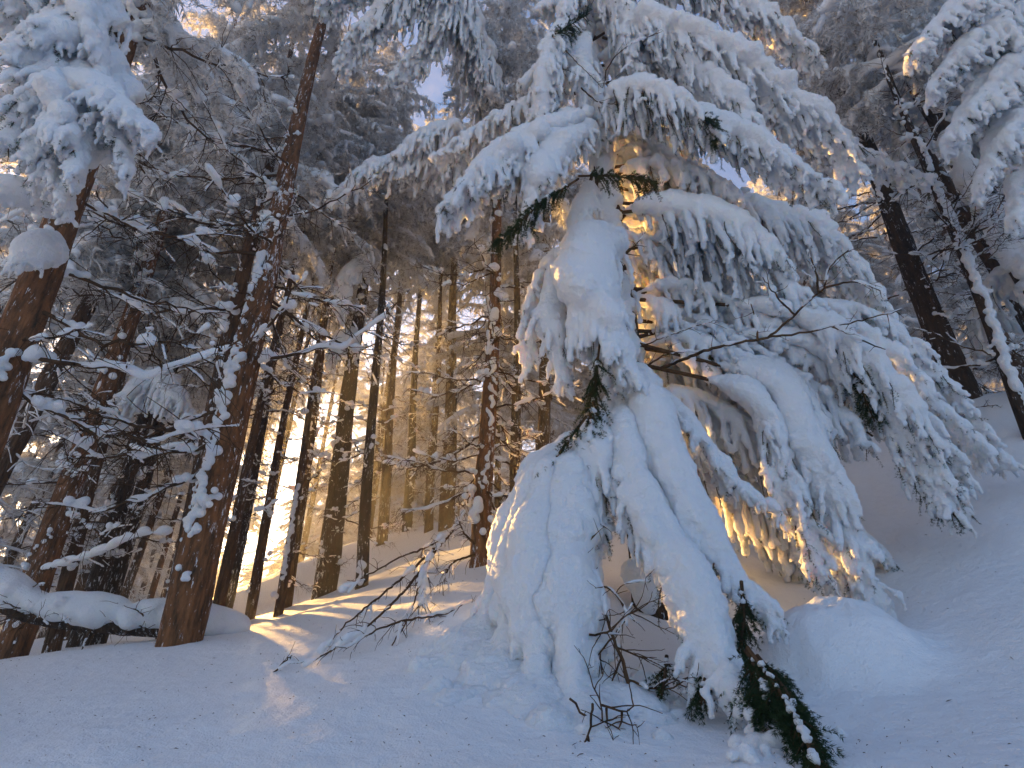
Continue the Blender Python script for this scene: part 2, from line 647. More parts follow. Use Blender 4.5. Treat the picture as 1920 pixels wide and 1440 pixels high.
def make_bough(spine, rng, hang=0.5, width=0.4, thick=0.06, bare=0.15, dens=1.0, finger=1.0, root=0.15, green=1.0, fat=1.0, r_wood=0.02):
    """a drooping spruce branch: spine, side branchlets that swing out and hang, snow lying over it"""
    B = Bough()
    s = resample(spine, 0.05)
    n = len(s)
    t = np.gradient(s, axis=0)
    t /= np.linalg.norm(t, axis=1, keepdims=True)
    q = np.linspace(0, 1, n)
    tube(B.wood, s, r_wood * (1 - 0.75 * q) + 0.004, 6)
    up = np.array([0, 0, 1.0])
    # snow lying along the top of the spine
    prof = np.clip((q - root * 0.5) / 0.12, 0, 1) * np.clip((1.03 - q) / 0.25, 0.35, 1)
    lum = 0.75 + 0.6 * vnoise(s * 5.0 + rng.uniform(0, 50))
    rad_top = thick * prof * lum
    keep = rad_top > 0.012
    B.ball((s + up * (rad_top * 0.55)[:, None])[keep], rad_top[keep])
    for lane in (-1, 1):
        side = np.cross(t, up)
        side /= np.maximum(np.linalg.norm(side, axis=1, keepdims=True), 1e-6)
        o = side * lane * (width * 0.28 * prof)[:, None] * rng.uniform(0.4, 1.0, (n, 1))
        rr = rad_top * rng.uniform(0.5, 0.95, n)
        k = keep & (rng.rand(n) < 0.75)
        B.ball((s + o - up * (width * 0.10 * prof)[:, None] + up * (rr * 0.4)[:, None])[k], rr[k])
    m = int(n * 0.05 * 42 * dens)
    for _ in range(m):
        x = root + (1 - root) * rng.rand() ** 0.9
        i = min(n - 1, int(x * (n - 1)))
        side = np.cross(t[i], up)
        if np.linalg.norm(side) < 0.25:
            side = rng.normal(0, 1, 3) * [1, 1, 0.1]
        side = unit(side) * rng.choice([-1, 1])
        taper = (0.55 + 0.45 * math.sin(math.pi * min(1, x * 0.8 + 0.2))) * (1 - 0.45 * max(0, x - 0.7) / 0.3)
        out = rng.uniform(0.15, 1.0)
        lat = width * out * taper * 0.55
        L = (hang * rng.uniform(0.55, 1.1)) * taper + lat
        d = side * out * (0.9 if width > 0.1 else 0.4) + t[i] * rng.uniform(0.25, 0.8) + up * 0.15
        grav = 0.24 + 0.35 * (1 - out) if width > 0.1 else 0.5
        path = droop_path(s[i], d, L, grav, rng)
        k = len(path)
        qq = np.linspace(0, 1, k)
        tube(B.wood, path, 0.006 * (1 - qq) + 0.002, 3, cap=False)
        isbare = rng.rand() < bare
        fine = resample(path, 0.022)
        if isbare:
            needles(B.green, fine, rng, int(6 * green + 0.5))
            for w in range(3):
                j = rng.randint(len(fine) // 3, len(fine))
                sub = droop_path(fine[j], rng.normal(0, 0.6, 3) + unit(path[-1] - path[0]), 0.10 * rng.uniform(0.6, 1.3), 0.3, rng, 0.025)
                needles(B.green, sub, rng, int(7 * green + 0.5))
            if rng.rand() < (0.5 if thick else 0.12):
                j = int(len(fine) * rng.uniform(0.15, 0.5))
                B.ball(fine[:j] + [0, 0, 0.012], np.full(j, 0.018))
        else:
            f = np.linspace(0, 1, len(fine))
            r0 = (0.034 + 0.018 * rng.rand()) * fat
            rr = r0 * (1 - 0.55 * f) * (0.65 + 0.7 * vnoise(fine * 16 + rng.uniform(0, 40)))
            B.ball(fine + np.array([0, 0, 1.0]) * (rr * 0.3)[:, None], rr)
            # small hanging fingers give the snow its feathered rim
            for w in range(int(rng.poisson(3.0 * finger))):
                j = rng.randint(len(fine) // 4, len(fine))
                sub = droop_path(fine[j], rng.normal(0, 0.7, 3) + unit(path[-1] - path[0]) * 0.5, rng.uniform(0.05, 0.15), 0.45, rng, 0.018)
                B.ball(sub, np.linspace(0.021, 0.011, len(sub)) * rng.uniform(0.8, 1.25))
            if rng.rand() < 0.7 * green:
                needles(B.green, fine[len(fine) // 2:], rng, 3, 0.028)
                tip = droop_path(fine[-1], [0, 0, -1], rng.uniform(0.02, 0.07), 0.3, rng, 0.016)
                needles(B.green, tip, rng, 6)
    return B


def finish_bough(B, root, voxel, origin, name="bough", label=None, rough=0.85, freq=11.0, snow_mat=None, green_mat=None):
    """bough mesh (wood) with its snow and needles as sub-parts; coordinates relative to the tree's base"""
    o = np.asarray(origin, float)

    def shift(buf):
        buf.v = [np.asarray(v - o, np.float32) for v in buf.v]
        return buf
    w = shift(B.wood).build(name, M_TWIG, root)
    if label:
        w["label"] = label
    if B.c:
        sb = Buf()
        snow_skin(sb, np.vstack(B.c), np.concatenate(B.r), voxel, rough, freq, bumpy=0.016)
        tag(shift(sb).build("snow", snow_mat or M_SNOW, w), kind="stuff")
    if B.green.n:
        shift(B.green).build("needles", green_mat or M_GREEN, w, smooth=False)
    return w


def trunk_mesh(buf, pts, radii, sides=18, lump=0.05, flare=0.35):
    """tapered bark column with root flare and unevenness"""
    s = resample(pts, 0.16)
    q = np.linspace(0, 1, len(s))
    rr = np.interp(q, np.linspace(0, 1, len(radii)), radii)
    d = np.linalg.norm(s - s[0], axis=1)
    rr = rr * (1 + flare * np.exp(-d / 0.28))
    th = np.linspace(0, 2 * math.pi, sides, endpoint=False)
    t = np.gradient(s, axis=0)
    t /= np.linalg.norm(t, axis=1, keepdims=True)
    a = np.cross(t, [0, 1, 0])
    a /= np.linalg.norm(a, axis=1, keepdims=True)
    b = np.cross(t, a)
    v = s[:, None, :] + rr[:, None, None] * (np.cos(th)[None, :, None] * a[:, None] + np.sin(th)[None, :, None] * b[:, None])
    fl = v.reshape(-1, 3)
    nn = np.stack([fl[:, 0] * 9, fl[:, 1] * 9, fl[:, 2] * 2.2], 1)
    off = (fl.reshape(v.shape) - s[:, None, :])
    v = s[:, None, :] + off * (1 + lump * 2.2 * fbm(nn, 3).reshape(v.shape[:2])[..., None])
    n = len(s)
    k = np.arange(n - 1)[:, None] * sides
    j = np.arange(sides)[None, :]
    j2 = (j + 1) % sides
    quads = np.stack([k + j, k + sides + j, k + sides + j2, k + j2], -1).reshape(-1, 4)
    vv = np.vstack([v.reshape(-1, 3), s[-1:]])
    e = (n - 1) * sides
    jj = np.arange(sides)
    buf.add(vv, quads, np.stack([e + jj, np.full(sides, n * sides), e + (jj + 1) % sides], 1))


def bare_limb(polys, r0, rng, root, origin, name="dead_limb", snow=0.55, twigs=9, voxel=0.010, label=None, droop=0.02):
    """crooked leafless limb with side twigs; patches of snow lie on it"""
    o = np.asarray(origin, float)
    wb = Buf()
    c, r = [], []

    def lay(p, rad0, am):
        f = resample(p, 0.01)
        t = vnoise(f * 7 + rng.uniform(0, 60))
        rr = rad0 * np.clip(t * 3.0 - 3.0 * (1 - am), 0, 1.5)
        k = rr > 0.004
        c.append((f + np.array([0, 0, 1.0]) * (rr * 0.8)[:, None])[k])
        r.append(rr[k])
    for n, poly in enumerate(polys):
        s = resample(poly, 0.04)
        s[1:-1] += rng.normal(0, 0.004, (len(s) - 2, 3))
        q = np.linspace(0, 1, len(s))
        rr = (r0 if n == 0 else r0 * 0.6) * (1 - 0.75 * q) + 0.002
        tube(wb, s, rr, 6)
        lay(s, rr.mean() * 1.5 + 0.004, snow)
        for k in range(int(twigs * (1 if n == 0 else 0.6))):
            i = rng.randint(1, len(s))
            tg = unit(s[min(i, len(s) - 1)] - s[i - 1])
            d = unit(tg * 0.7 + rng.normal(0, 0.6, 3))
            p = droop_path(s[i], d, rng.uniform(0.08, 0.32), droop, rng, 0.03, 0.13)
            tube(wb, p, np.linspace(0.0038, 0.0015, len(p)), 4, cap=False)
            if rng.rand() < snow:
                lay(p, 0.008, snow)
            for w in range(rng.randint(0, 3)):
                j = rng.randint(1, len(p))
                p2 = droop_path(p[j], d + rng.normal(0, 0.7, 3), rng.uniform(0.04, 0.12), droop, rng, 0.025, 0.13)
                tube(wb, p2, np.linspace(0.0024, 0.0012, len(p2)), 3, cap=False)
    wb.v = [np.asarray(v - o, np.float32) for v in wb.v]
    w = wb.build(name, M_TWIG, root)
    if label:
        w["label"] = label
    if c and sum(len(x) for x in c):
        sb = Buf()
        snow_skin(sb, np.vstack(c), np.concatenate(r), voxel, 0.5, 30.0)
        sb.v = [np.asarray(v - o, np.float32) for v in sb.v]
        sn = sb.build("snow", M_SNOW, w)
        if sn:
            tag(sn, kind="stuff")
    return w


GLOW_ROOTS = [(1140, 430, 7.3), (1150, 540, 6.9), (1160, 620, 6.6), (1140, 400, 7.5), (1170, 540, 6.8), (1150, 380, 7.5), (1180, 600, 6.5), (1250, 560, 6.5), (1250, 520, 6.8)]     # roots of boughs whose snow is made more translucent to glow when backlit


def make_main_spruce():
    rng = np.random.RandomState(11)
    base = P(1225, 1130, 5.1)
    base[2] = gz(base[0], base[1])
    root = empty("snow_laden_spruce", base)
    tag(root, "big spruce smothered in thick snow, its drooping boughs reaching the ground", "tree")
    tb = Buf()
    top = base + [0.0, 0.0, 13.5]
    trunk_mesh(tb, np.array([base - [0, 0, 0.4], base + [0.02, 0, 4], base + [-0.03, 0, 9], top]) - base, [0.19, 0.16, 0.10, 0.03])
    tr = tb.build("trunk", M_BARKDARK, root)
    hh = np.arange(0.0, 12.5, 0.02)
    aa = rng.normal(4.5, 0.75, len(hh))
    rr = (0.19 - 0.012 * hh)
    pb = np.column_stack([np.cos(aa) * rr, np.sin(aa) * rr, hh])
    w = rng.uniform(0.04, 0.11, len(hh)) * (vnoise(np.column_stack([hh * 1.7, aa, aa * 0]) + 5) > 0.3)
    sb = Buf()
    snow_skin(sb, pb[w > 0], w[w > 0], 0.02, 0.7, 11.0, bumpy=0.014)
    tag(sb.build("snow", M_SNOW, tr), kind="stuff")
    specs = [
        # polyline (u, v, depth), keyword settings
        ([(1105, 215, 8.3), (1010, 255, 6.8), (910, 320, 6.0), (825, 400, 5.6)], dict(hang=0.5, width=1.04, thick=0.12, bare=0.10, dens=1.6)),
        ([(1110, 245, 8.1), (1050, 270, 6.7), (1010, 340, 6.0), (985, 440, 5.7)], dict(hang=0.35, width=0.65, thick=0.12, bare=0.15)),
        ([(1090, 10, 9.6), (1058, 60, 8.4), (1035, 150, 7.8), (1012, 310, 7.3)], dict(hang=0.30, width=0.34, thick=0.08, bare=0.2)),
        ([(1130, 190, 8.4), (1200, 165, 7.0), (1270, 195, 6.5), (1335, 260, 6.2)], dict(hang=0.80, width=0.55, thick=0.10, bare=0.25)),
        ([(1135, 180, 8.4), (1330, 235, 6.9), (1440, 290, 6.3), (1570, 370, 5.9)], dict(hang=0.52, width=0.60, thick=0.12, bare=0.12)),
        ([(1125, 30, 9.2), (1280, 65, 8.0), (1430, 160, 7.4), (1560, 265, 7.0), (1610, 330, 6.8)], dict(hang=0.55, width=0.98, thick=0.15, bare=0.04)),
        ([(1125, 20, 9.3), (1250, 90, 8.2), (1360, 190, 7.4), (1460, 290, 6.9)], dict(hang=0.55, width=0.85, thick=0.14, bare=0.05)),
        ([(1130, 70, 9.0), (1400, 175, 8.2), (1580, 275, 7.7), (1740, 345, 7.3)], dict(hang=0.5, width=0.59, thick=0.09, bare=0.08)),
        ([(1110, -60, 9.9), (1300, -20, 8.8), (1420, 30, 8.4), (1535, 120, 8.1)], dict(hang=0.7, width=0.72, thick=0.13, bare=0.12)),
        ([(1140, 400, 7.5), (1250, 395, 6.8), (1380, 425, 6.4), (1480, 510, 6.1)], dict(root=0.3, hang=0.62, width=0.65, thick=0.13, bare=0.04)),
        ([(1140, 470, 7.0), (1100, 470, 5.9), (1105, 550, 5.4), (1150, 650, 5.1), (1200, 740, 4.9)], dict(hang=0.50, width=0.81, thick=0.17, bare=0.03, dens=1.5, fat=1.25, finger=0.7)),
        ([(1130, 480, 7.0), (1060, 500, 6.0), (1035, 600, 5.6), (1060, 720, 5.3)], dict(hang=0.40, width=0.45, thick=0.10, bare=0.05)),
        ([(1120, 470, 7.1), (1040, 480, 6.2), (1000, 560, 5.9), (990, 690, 5.7)], dict(hang=0.42, width=0.23, thick=0.03, bare=0.1, dens=0.7)),
        ([(1190, 700, 6.2), (1215, 760, 4.9), (1270, 900, 4.3), (1360, 1060, 3.85), (1455, 1160, 3.55)], dict(hang=0.40, width=0.44, thick=0.11, bare=0.05, dens=1.2)),
        ([(1190, 760, 6.0), (1170, 800, 4.8), (1200, 920, 4.2), (1280, 1070, 3.7), (1345, 1220, 3.2), (1400, 1330, 2.75)], dict(hang=0.42, width=0.47, thick=0.10, bare=0.22, dens=1.3)),
        ([(1195, 820, 5.9), (1040, 865, 4.9), (980, 940, 4.6), (935, 1080, 4.3), (908, 1200, 0)], dict(hang=0.22, width=0.36, thick=0.10, bare=0.03, dens=1.4, fat=1.15, finger=1.4, green=0.5)),
        ([(1195, 830, 5.9), (1050, 870, 4.8), (1000, 950, 4.4), (965, 1110, 4.0), (952, 1255, 0)], dict(hang=0.22, width=0.60, thick=0.12, bare=0.03, dens=1.4, fat=1.15, finger=1.4, green=0.5)),
        ([(1195, 840, 5.8), (1060, 880, 4.7), (1010, 980, 4.2), (1005, 1130, 3.75), (1010, 1305, 0)], dict(hang=0.22, width=0.55, thick=0.12, bare=0.03, dens=1.4, fat=1.15, finger=1.4, green=0.5)),
        ([(1195, 850, 5.8), (1085, 900, 4.6), (1055, 1000, 4.15), (1065, 1140, 3.7), (1080, 1325, 0)], dict(hang=0.24, width=0.49, thick=0.15, bare=0.02, dens=1.4, fat=1.15, finger=1.4, green=0.5)),
        ([(1195, 850, 5.8), (1095, 930, 4.6), (1085, 1030, 4.2), (1110, 1160, 3.75), (1125, 1310, 0)], dict(hang=0.22, width=0.29, thick=0.09, bare=0.05, dens=1.1, fat=1.1, finger=0.8)),
        ([(1180, 740, 6.1), (1130, 800, 4.9), (1100, 880, 4.5), (1130, 1000, 4.2)], dict(hang=0.42, width=0.65, thick=0.10, bare=0.12, dens=1.3)),
        ([(1205, 720, 6.1), (1290, 790, 5.2), (1370, 900, 4.8), (1455, 955, 4.6)], dict(hang=0.22, width=0.21, thick=0.06, bare=0.03, dens=0.6)),
        ([(1180, 640, 6.3), (1440, 720, 5.5), (1520, 850, 5.0), (1580, 1000, 4.7), (1645, 1130, 4.4)], dict(root=0.5, hang=0.46, width=0.44, thick=0.11, bare=0.12, dens=1.2)),
        ([(1190, 680, 6.2), (1400, 740, 5.4), (1470, 880, 5.0), (1540, 1090, 4.5)], dict(root=0.5, hang=0.42, width=0.39, thick=0.09, bare=0.12)),
        ([(1170, 560, 6.7), (1440, 580, 6.1), (1570, 630, 5.6), (1670, 750, 5.2), (1740, 880, 5.0), (1775, 960, 4.85)], dict(root=0.5, hang=0.5, width=0.55, thick=0.10, bare=0.24, dens=1.2)),
        ([(1170, 540, 6.8), (1500, 570, 6.5), (1640, 650, 6.1), (1740, 750, 5.8), (1850, 855, 5.55)], dict(root=0.5, hang=0.32, width=0.59, thick=0.08, bare=0.02, dens=0.9)),
        ([(1150, 380, 7.5), (1440, 400, 7.0), (1580, 490, 6.8), (1660, 600, 6.5)], dict(root=0.4, hang=0.6, width=0.65, thick=0.12, bare=0.06)),
        ([(1170, 540, 6.8), (1300, 580, 6.9), (1370, 660, 6.8), (1390, 760, 6.7)], dict(hang=0.5, width=0.39, thick=0.05, bare=0.1, dens=0.7)),
        ([(1110, -100, 10.0), (1150, -10, 9.0), (1175, 60, 8.5), (1190, 130, 8.2)], dict(hang=0.7, width=0.8, thick=0.12, bare=0.05, dens=1.2)),
        ([(1105, -60, 9.9), (1070, 0, 9.0), (1045, 60, 8.6)], dict(hang=0.6, width=0.6, thick=0.12, bare=0.15, dens=1.0)),
        ([(1095, 60, 9.1), (1085, 110, 8.3), (1105, 180, 7.9), (1130, 270, 7.7)], dict(hang=0.5, width=0.5, thick=0.11, bare=0.08, dens=1.2)),
        ([(1085, 40, 9.3), (1040, 70, 8.2), (1020, 160, 7.6), (1010, 260, 7.3)], dict(hang=0.45, width=0.42, thick=0.10, bare=0.2, dens=1.2)),
        ([(1110, 330, 7.9), (1080, 420, 7.0), (1060, 520, 6.6)], dict(hang=0.4, width=0.4, thick=0.08, bare=0.05, dens=1.0)),
        ([(1190, 620, 6.5), (1480, 640, 5.9), (1640, 720, 5.5), (1745, 840, 5.3), (1785, 950, 5.15)], dict(root=0.5, hang=0.55, width=0.5, thick=0.09, bare=0.14, dens=1.2)),
        ([(1190, 560, 6.7), (1600, 590, 6.4), (1720, 680, 6.1), (1810, 790, 5.9), (1878, 870, 5.8)], dict(root=0.45, hang=0.35, width=0.45, thick=0.08, bare=0.06, dens=1.0)),
        ([(1190, 650, 6.3), (1450, 700, 5.7), (1520, 820, 5.2), (1560, 980, 4.85), (1600, 1090, 4.6)], dict(root=0.5, hang=0.5, width=0.42, thick=0.09, bare=0.14, dens=1.2)),
        ([(1140, 430, 7.3), (1200, 450, 7.1), (1260, 480, 7.0), (1330, 530, 6.9)], dict(hang=0.75, width=0.14, thick=0.04, bare=0.0, dens=0.4)),
        ([(1150, 540, 6.9), (1230, 570, 6.6), (1310, 600, 6.4), (1400, 640, 6.2)], dict(hang=0.75, width=0.16, thick=0.04, bare=0.0, dens=0.4)),
        ([(1160, 620, 6.6), (1260, 650, 6.7), (1350, 690, 6.7), (1420, 740, 6.6)], dict(hang=0.8, width=0.14, thick=0.04, bare=0.0, dens=0.35)),
        ([(1100, 170, 8.7), (985, 200, 8.2), (895, 250, 8.0), (815, 300, 7.8)], dict(hang=0.55, width=0.52, thick=0.07, bare=0.05, dens=0.8)),
        ([(1110, 200, 8.5), (1060, 260, 8.9), (990, 300, 9.2)], dict(hang=0.6, width=0.52, thick=0.06, bare=0.05, dens=0.8)),
    ]
    for poly, kw in specs:
        pts = [P(*a) if a[2] else G(a[0], a[1]) for a in poly]
        if kw['bare'] > 0.025:
            kw['bare'] = kw['bare'] * 1.4 + 0.08
        B = make_bough(pts, rng, **kw)
        if poly[-1][2] == 0:       # the bough is drifted in where it meets the ground
            tip = pts[-1]
            m = 45
            xy = tip[:2] + rng.normal(0, 0.17, (m, 2)) * [1.0, 0.8]
            rr = rng.uniform(0.09, 0.17, m)
            B.ball(np.column_stack([xy, ground(xy) - rr * rng.uniform(0.6, 0.95, m)]), rr)
        d = min(a[2] or 3.2 for a in poly)
        finish_bough(B, root, 0.0135 if d < 4.2 else 0.016 if d < 5.6 else 0.021, base, snow_mat=M_SNOWGLOW if poly[0] in GLOW_ROOTS else None)
    # the rest of the crown: shorter boughs all round the trunk
    h = 1.4
    while h < 13.0:
        for _ in range(2):
            az = rng.uniform(-0.5, 0.7) if h < 7.5 else rng.uniform(-0.9, 3.6)
            L = (2.3 - 0.13 * h) * rng.uniform(0.7, 1.1)
            d = np.array([math.cos(az), math.sin(az), 0])
            p0 = base + [0, 0, h]
            pts = [p0, p0 + d * L * 0.35 + [0, 0, 0.05], p0 + d * L * 0.7 - [0, 0, 0.22 * L], p0 + d * L - [0, 0, 0.62 * L]]
            B = make_bough(pts, rng, hang=0.5, width=0.6, thick=0.07, bare=0.12, dens=0.7)
            finish_bough(B, root, 0.03, base, snow_mat=M_SNOWGLOW)
        h += rng.uniform(0.5, 0.8)
    for h, az, L in [(2.0, 0.05, 2.3), (2.6, 0.75, 2.3), (3.2, 0.3, 2.4), (3.9, 0.9, 2.2), (4.5, 0.15, 2.3), (5.1, 0.6, 2.2), (5.8, -0.1, 2.2), (6.4, 0.8, 2.1), (7.0, 0.3, 2.1), (7.7, -0.2, 2.0),
                     (2.9, -0.25, 2.2), (4.2, -0.35, 2.1), (5.5, 0.4, 2.2), (8.3, 0.2, 1.9), (8.9, -0.5, 1.8)]:
        d = np.array([math.cos(az), math.sin(az), 0])
        p0 = base + [0, 0, h]
        pts = [p0, p0 + d * L * 0.35 + [0, 0, 0.02], p0 + d * L * 0.7 - [0, 0, 0.24 * L], p0 + d * L - [0, 0, 0.66 * L]]
        B = make_bough(pts, rng, hang=0.75, width=0.75, thick=0.05, bare=0.05, dens=0.6, fat=0.8)
        finish_bough(B, root, 0.022, base, snow_mat=M_SNOWGLOW)
    # boughs without snow: dark green fans
    for poly, hang, width, dens in [
        ([(1085, 330, 5.9), (1150, 330, 5.65), (1235, 345, 5.5)], 0.10, 0.34, 1.5),
        ([(1085, 335, 5.9), (1010, 385, 5.6), (930, 460, 5.4)], 0.12, 0.30, 1.5),
        ([(1125, 640, 5.0), (1112, 750, 4.7), (1100, 870, 4.5)], 0.14, 0.2, 1.6),
        ([(1100, 780, 4.6), (1040, 860, 4.5), (1000, 910, 4.45)], 0.10, 0.12, 0.9),
        ([(1020, 90, 8.0), (1065, 50, 7.9), (1105, 25, 7.8)], 0.14, 0.25, 1.5),
        ([(1402, 1215, 3.0), (1435, 1260, 2.75), (1485, 1335, 2.4), (1540, 1450, 2.0)], 0.12, 0.09, 2.6),
        ([(1400, 1220, 3.05), (1425, 1270, 2.75), (1440, 1330, 2.55)], 0.18, 0.13, 2.2),
        ([(1420, 1230, 3.0), (1470, 1290, 2.6), (1500, 1350, 2.35)], 0.10, 0.08, 1.2),
        ([(1330, 1230, 3.25), (1320, 1280, 3.05), (1315, 1320, 2.95)], 0.08, 0.08, 1.0),
        ([(1250, 1230, 3.4), (1245, 1280, 3.2), (1240, 1310, 3.15)], 0.06, 0.06, 0.7),
        ([(1390, 1090, 3.6), (1395, 1160, 3.4), (1385, 1220, 3.25)], 0.10, 0.10, 1.4),
        ([(1300, 215, 6.3), (1330, 230, 6.15), (1345, 265, 6.1)], 0.2, 0.15, 1.8),
        ([(1560, 640, 5.5), (1600, 700, 5.35), (1640, 790, 5.2)], 0.15, 0.12, 1.2),
    ]:
        B = make_bough([P(*a) for a in poly], rng, hang=hang, width=width, thick=0.0, bare=1.0, dens=dens, green=1.8, r_wood=0.008)
        finish_bough(B, root, 0.016, base, label="bough tip bare of snow showing dark green needles")

    # bare dead limbs reaching out of the snow
    for polys, r0 in [
        ([[(1240, 690, 6.0), (1330, 655, 5.6), (1400, 640, 5.45), (1440, 632, 5.4), (1490, 590, 5.3), (1520, 560, 5.25), (1545, 540, 5.2), (1556, 500, 5.15), (1590, 470, 5.1)],
          [(1440, 632, 5.4), (1500, 625, 5.3), (1560, 612, 5.2), (1640, 595, 5.1), (1690, 580, 5.05)], [(1545, 540, 5.2), (1600, 528, 5.1), (1650, 545, 5.0)],
          [(1535, 550, 5.2), (1530, 510, 5.2), (1515, 470, 5.2)], [(1560, 612, 5.2), (1620, 640, 5.15), (1660, 655, 5.1)],
          [(1490, 590, 5.3), (1460, 560, 5.3), (1430, 520, 5.3)], [(1420, 640, 5.4), (1418, 600, 5.4), (1408, 570, 5.4)]], 0.016),
        ([[(1150, 190, 7.6), (1135, 140, 7.4), (1165, 95, 7.2), (1200, 75, 7.1), (1235, 62, 7.0)]], 0.008),
        ([[(1090, 165, 7.6), (1120, 190, 7.4), (1150, 195, 7.4)], [(1060, 95, 7.6), (1095, 130, 7.5), (1130, 165, 7.4)]], 0.009),
        ([[(1120, 520, 6.6), (1180, 470, 6.4), (1200, 450, 6.3)], [(1110, 440, 6.8), (1150, 470, 6.5), (1200, 480, 6.4)], [(1150, 470, 6.5), (1170, 500, 6.5), (1190, 520, 6.5)]], 0.012),
        ([[(1190, 700, 6.1), (1250, 665, 5.8), (1310, 660, 5.7)], [(1200, 650, 6.2), (1280, 620, 6.0), (1340, 600, 5.9)]], 0.010),
    ]:
        bare_limb([[P(*q) for q in poly] for poly in polys], r0, rng, root, base)


make_main_spruce()
# ------------------------------------------------------------------ branch templates, axis along +X, up +Z, about one metre long
def dead_branch(rng, lod, curve=-0.1, nside=16, snow=1.0):
    """bare spruce branch: wood and snow buffers"""
    wood, sb = Buf(), Buf()
    c, r = [], []
    n = 14 if lod == 0 else 8
    x = np.linspace(0, 1, n)
    wob = np.cumsum(rng.normal(0, 0.016, (n, 2)), 0)
    axis = np.column_stack([x, wob[:, 0], curve * np.sin(x * 2.2) + 0.16 * x ** 3 + wob[:, 1]])
    tube(wood, axis, 0.012 * (1 - 0.8 * x) + 0.0015, 5 if lod == 0 else 3, cap=False)
    paths = [(axis, 0.016)]
    for k in range(nside):
        i = rng.randint(2, n - 1)
        sd = rng.choice([-1, 1])
        d = unit([rng.uniform(0.35, 0.9), sd * rng.uniform(0.5, 1.0), rng.uniform(-0.55, 0.25)])
        L = rng.uniform(0.15, 0.45) * (1.1 - 0.6 * x[i])
        m = 5 if lod == 0 else 3
        q = np.linspace(0, 1, m)[:, None]
        p = axis[i] + d * L * q + np.array([0, 0, -0.10 * rng.uniform(-0.4, 1.6)]) * q * q + np.cumsum(rng.normal(0, 0.009, (m, 3)), 0)
        p[0] = axis[i]
        tube(wood, p, np.linspace(0.0045, 0.0016, m), 3, cap=False)
        paths.append((p, 0.0075))
        for w in range(rng.randint(2, 5) if lod == 0 else rng.randint(1, 3)):
            j = rng.randint(1, m)
            d2 = unit(d * 0.8 + rng.normal(0, 0.6, 3))
            l2 = rng.uniform(0.05, 0.16)
            q2 = np.linspace(0, 1, 3)[:, None]
            p2 = p[j] + d2 * l2 * q2 + np.array([0, 0, -0.03]) * q2 * q2
            tube(wood, p2, np.array([0.0025, 0.0018, 0.001]), 3, cap=False)
    for p, rad0 in paths:
        if rng.rand() > snow and len(p) < n:
            continue
        if lod == 0:
            f = resample(p, 0.009)
            t = vnoise(f * 9 + rng.uniform(0, 60))
            rr = rad0 * np.clip(t * 2.2 - 0.6, 0, 1.5)
            k = rr > 0.005
            c.append((f + np.array([0, 0, 1.0]) * (rr * 0.75)[:, None])[k])
            r.append(rr[k])
        else:
            f = resample(p, 0.06)
            rr = rad0 * rng.uniform(0.35, 1.25, len(f))
            tube(sb, f + np.array([0, 0, 1.0]) * (rr * 0.8)[:, None], rr, 4, cap=False)
    if lod == 0:
        # a few thicker pillows near the trunk and in forks
        for k in range(rng.randint(1, 4)):
            i = rng.randint(0, n - 3)
            m = rng.randint(4, 9)
            c.append(axis[i] + rng.normal(0, 0.022, (m, 3)) * [1.6, 1, 0.5] + [0, 0, 0.025])
            r.append(rng.uniform(0.016, 0.034, m))
        snow_skin(sb, np.vstack(c), np.concatenate(r), 0.0085, 0.4, 34.0)
    return wood, sb


def rime_branch(rng, lod, hang=0.36, nside=26):
    """living drooping branch under rime: twigs, needles, snow"""
    wood, green, sb = Buf(), Buf(), Buf()
    n = 8
    x = np.linspace(0, 1, n)
    axis = np.column_stack([x, np.cumsum(rng.normal(0, 0.02, n)), 0.06 * np.sin(x * 3) - 0.34 * x ** 1.7])
    tube(wood, axis, 0.013 * (1 - 0.8 * x) + 0.002, 4, cap=False)
    c, r = [], []
    for k in range(nside):
        i = rng.randint(1, n)
        sd = rng.choice([-1, 1])
        d = np.array([rng.uniform(0.2, 0.8), sd * rng.uniform(0.3, 1.0), 0.05])
        L = hang * rng.uniform(0.5, 1.25)
        p = droop_path(axis[min(i, n - 1)], d, L, 0.55, rng, 0.08, 0.16)
        m = len(p)
        tube(wood, p, np.linspace(0.006, 0.003, m), 3, cap=False)
        f = resample(p, 0.035)
        needles(green, f, rng, 3, 0.075, 0.012, 0.7)
        for w in range(2):
            j = rng.randint(0, m)
            p2 = droop_path(p[j], rng.normal(0, 1, 3), L * 0.4, 0.5, rng, 0.07, 0.2)
            tube(wood, p2, np.linspace(0.004, 0.002, len(p2)), 3, cap=False)
            needles(green, resample(p2, 0.04), rng, 3, 0.07, 0.011, 0.7)
        if rng.rand() < 0.75:
            e = max(2, int(m * rng.uniform(0.4, 0.9)))
            f = resample(p[:e], 0.03)
            c.append(f + [0, 0, 0.012])
            r.append(rng.uniform(0.014, 0.034) * (1 - 0.5 * np.linspace(0, 1, len(f))) * rng.uniform(0.7, 1.3, len(f)))
    f = resample(axis, 0.04)
    rr = 0.05 * vnoise(f * 6 + rng.uniform(0, 60)) + 0.012
    c.append(f + np.array([0, 0, 1.0]) * (rr * 0.6)[:, None])
    r.append(rr)
    snow_skin(sb, np.vstack(c), np.concatenate(r), 0.022 if lod == 0 else 0.034, 0.5, 16.0)
    return wood, green, sb


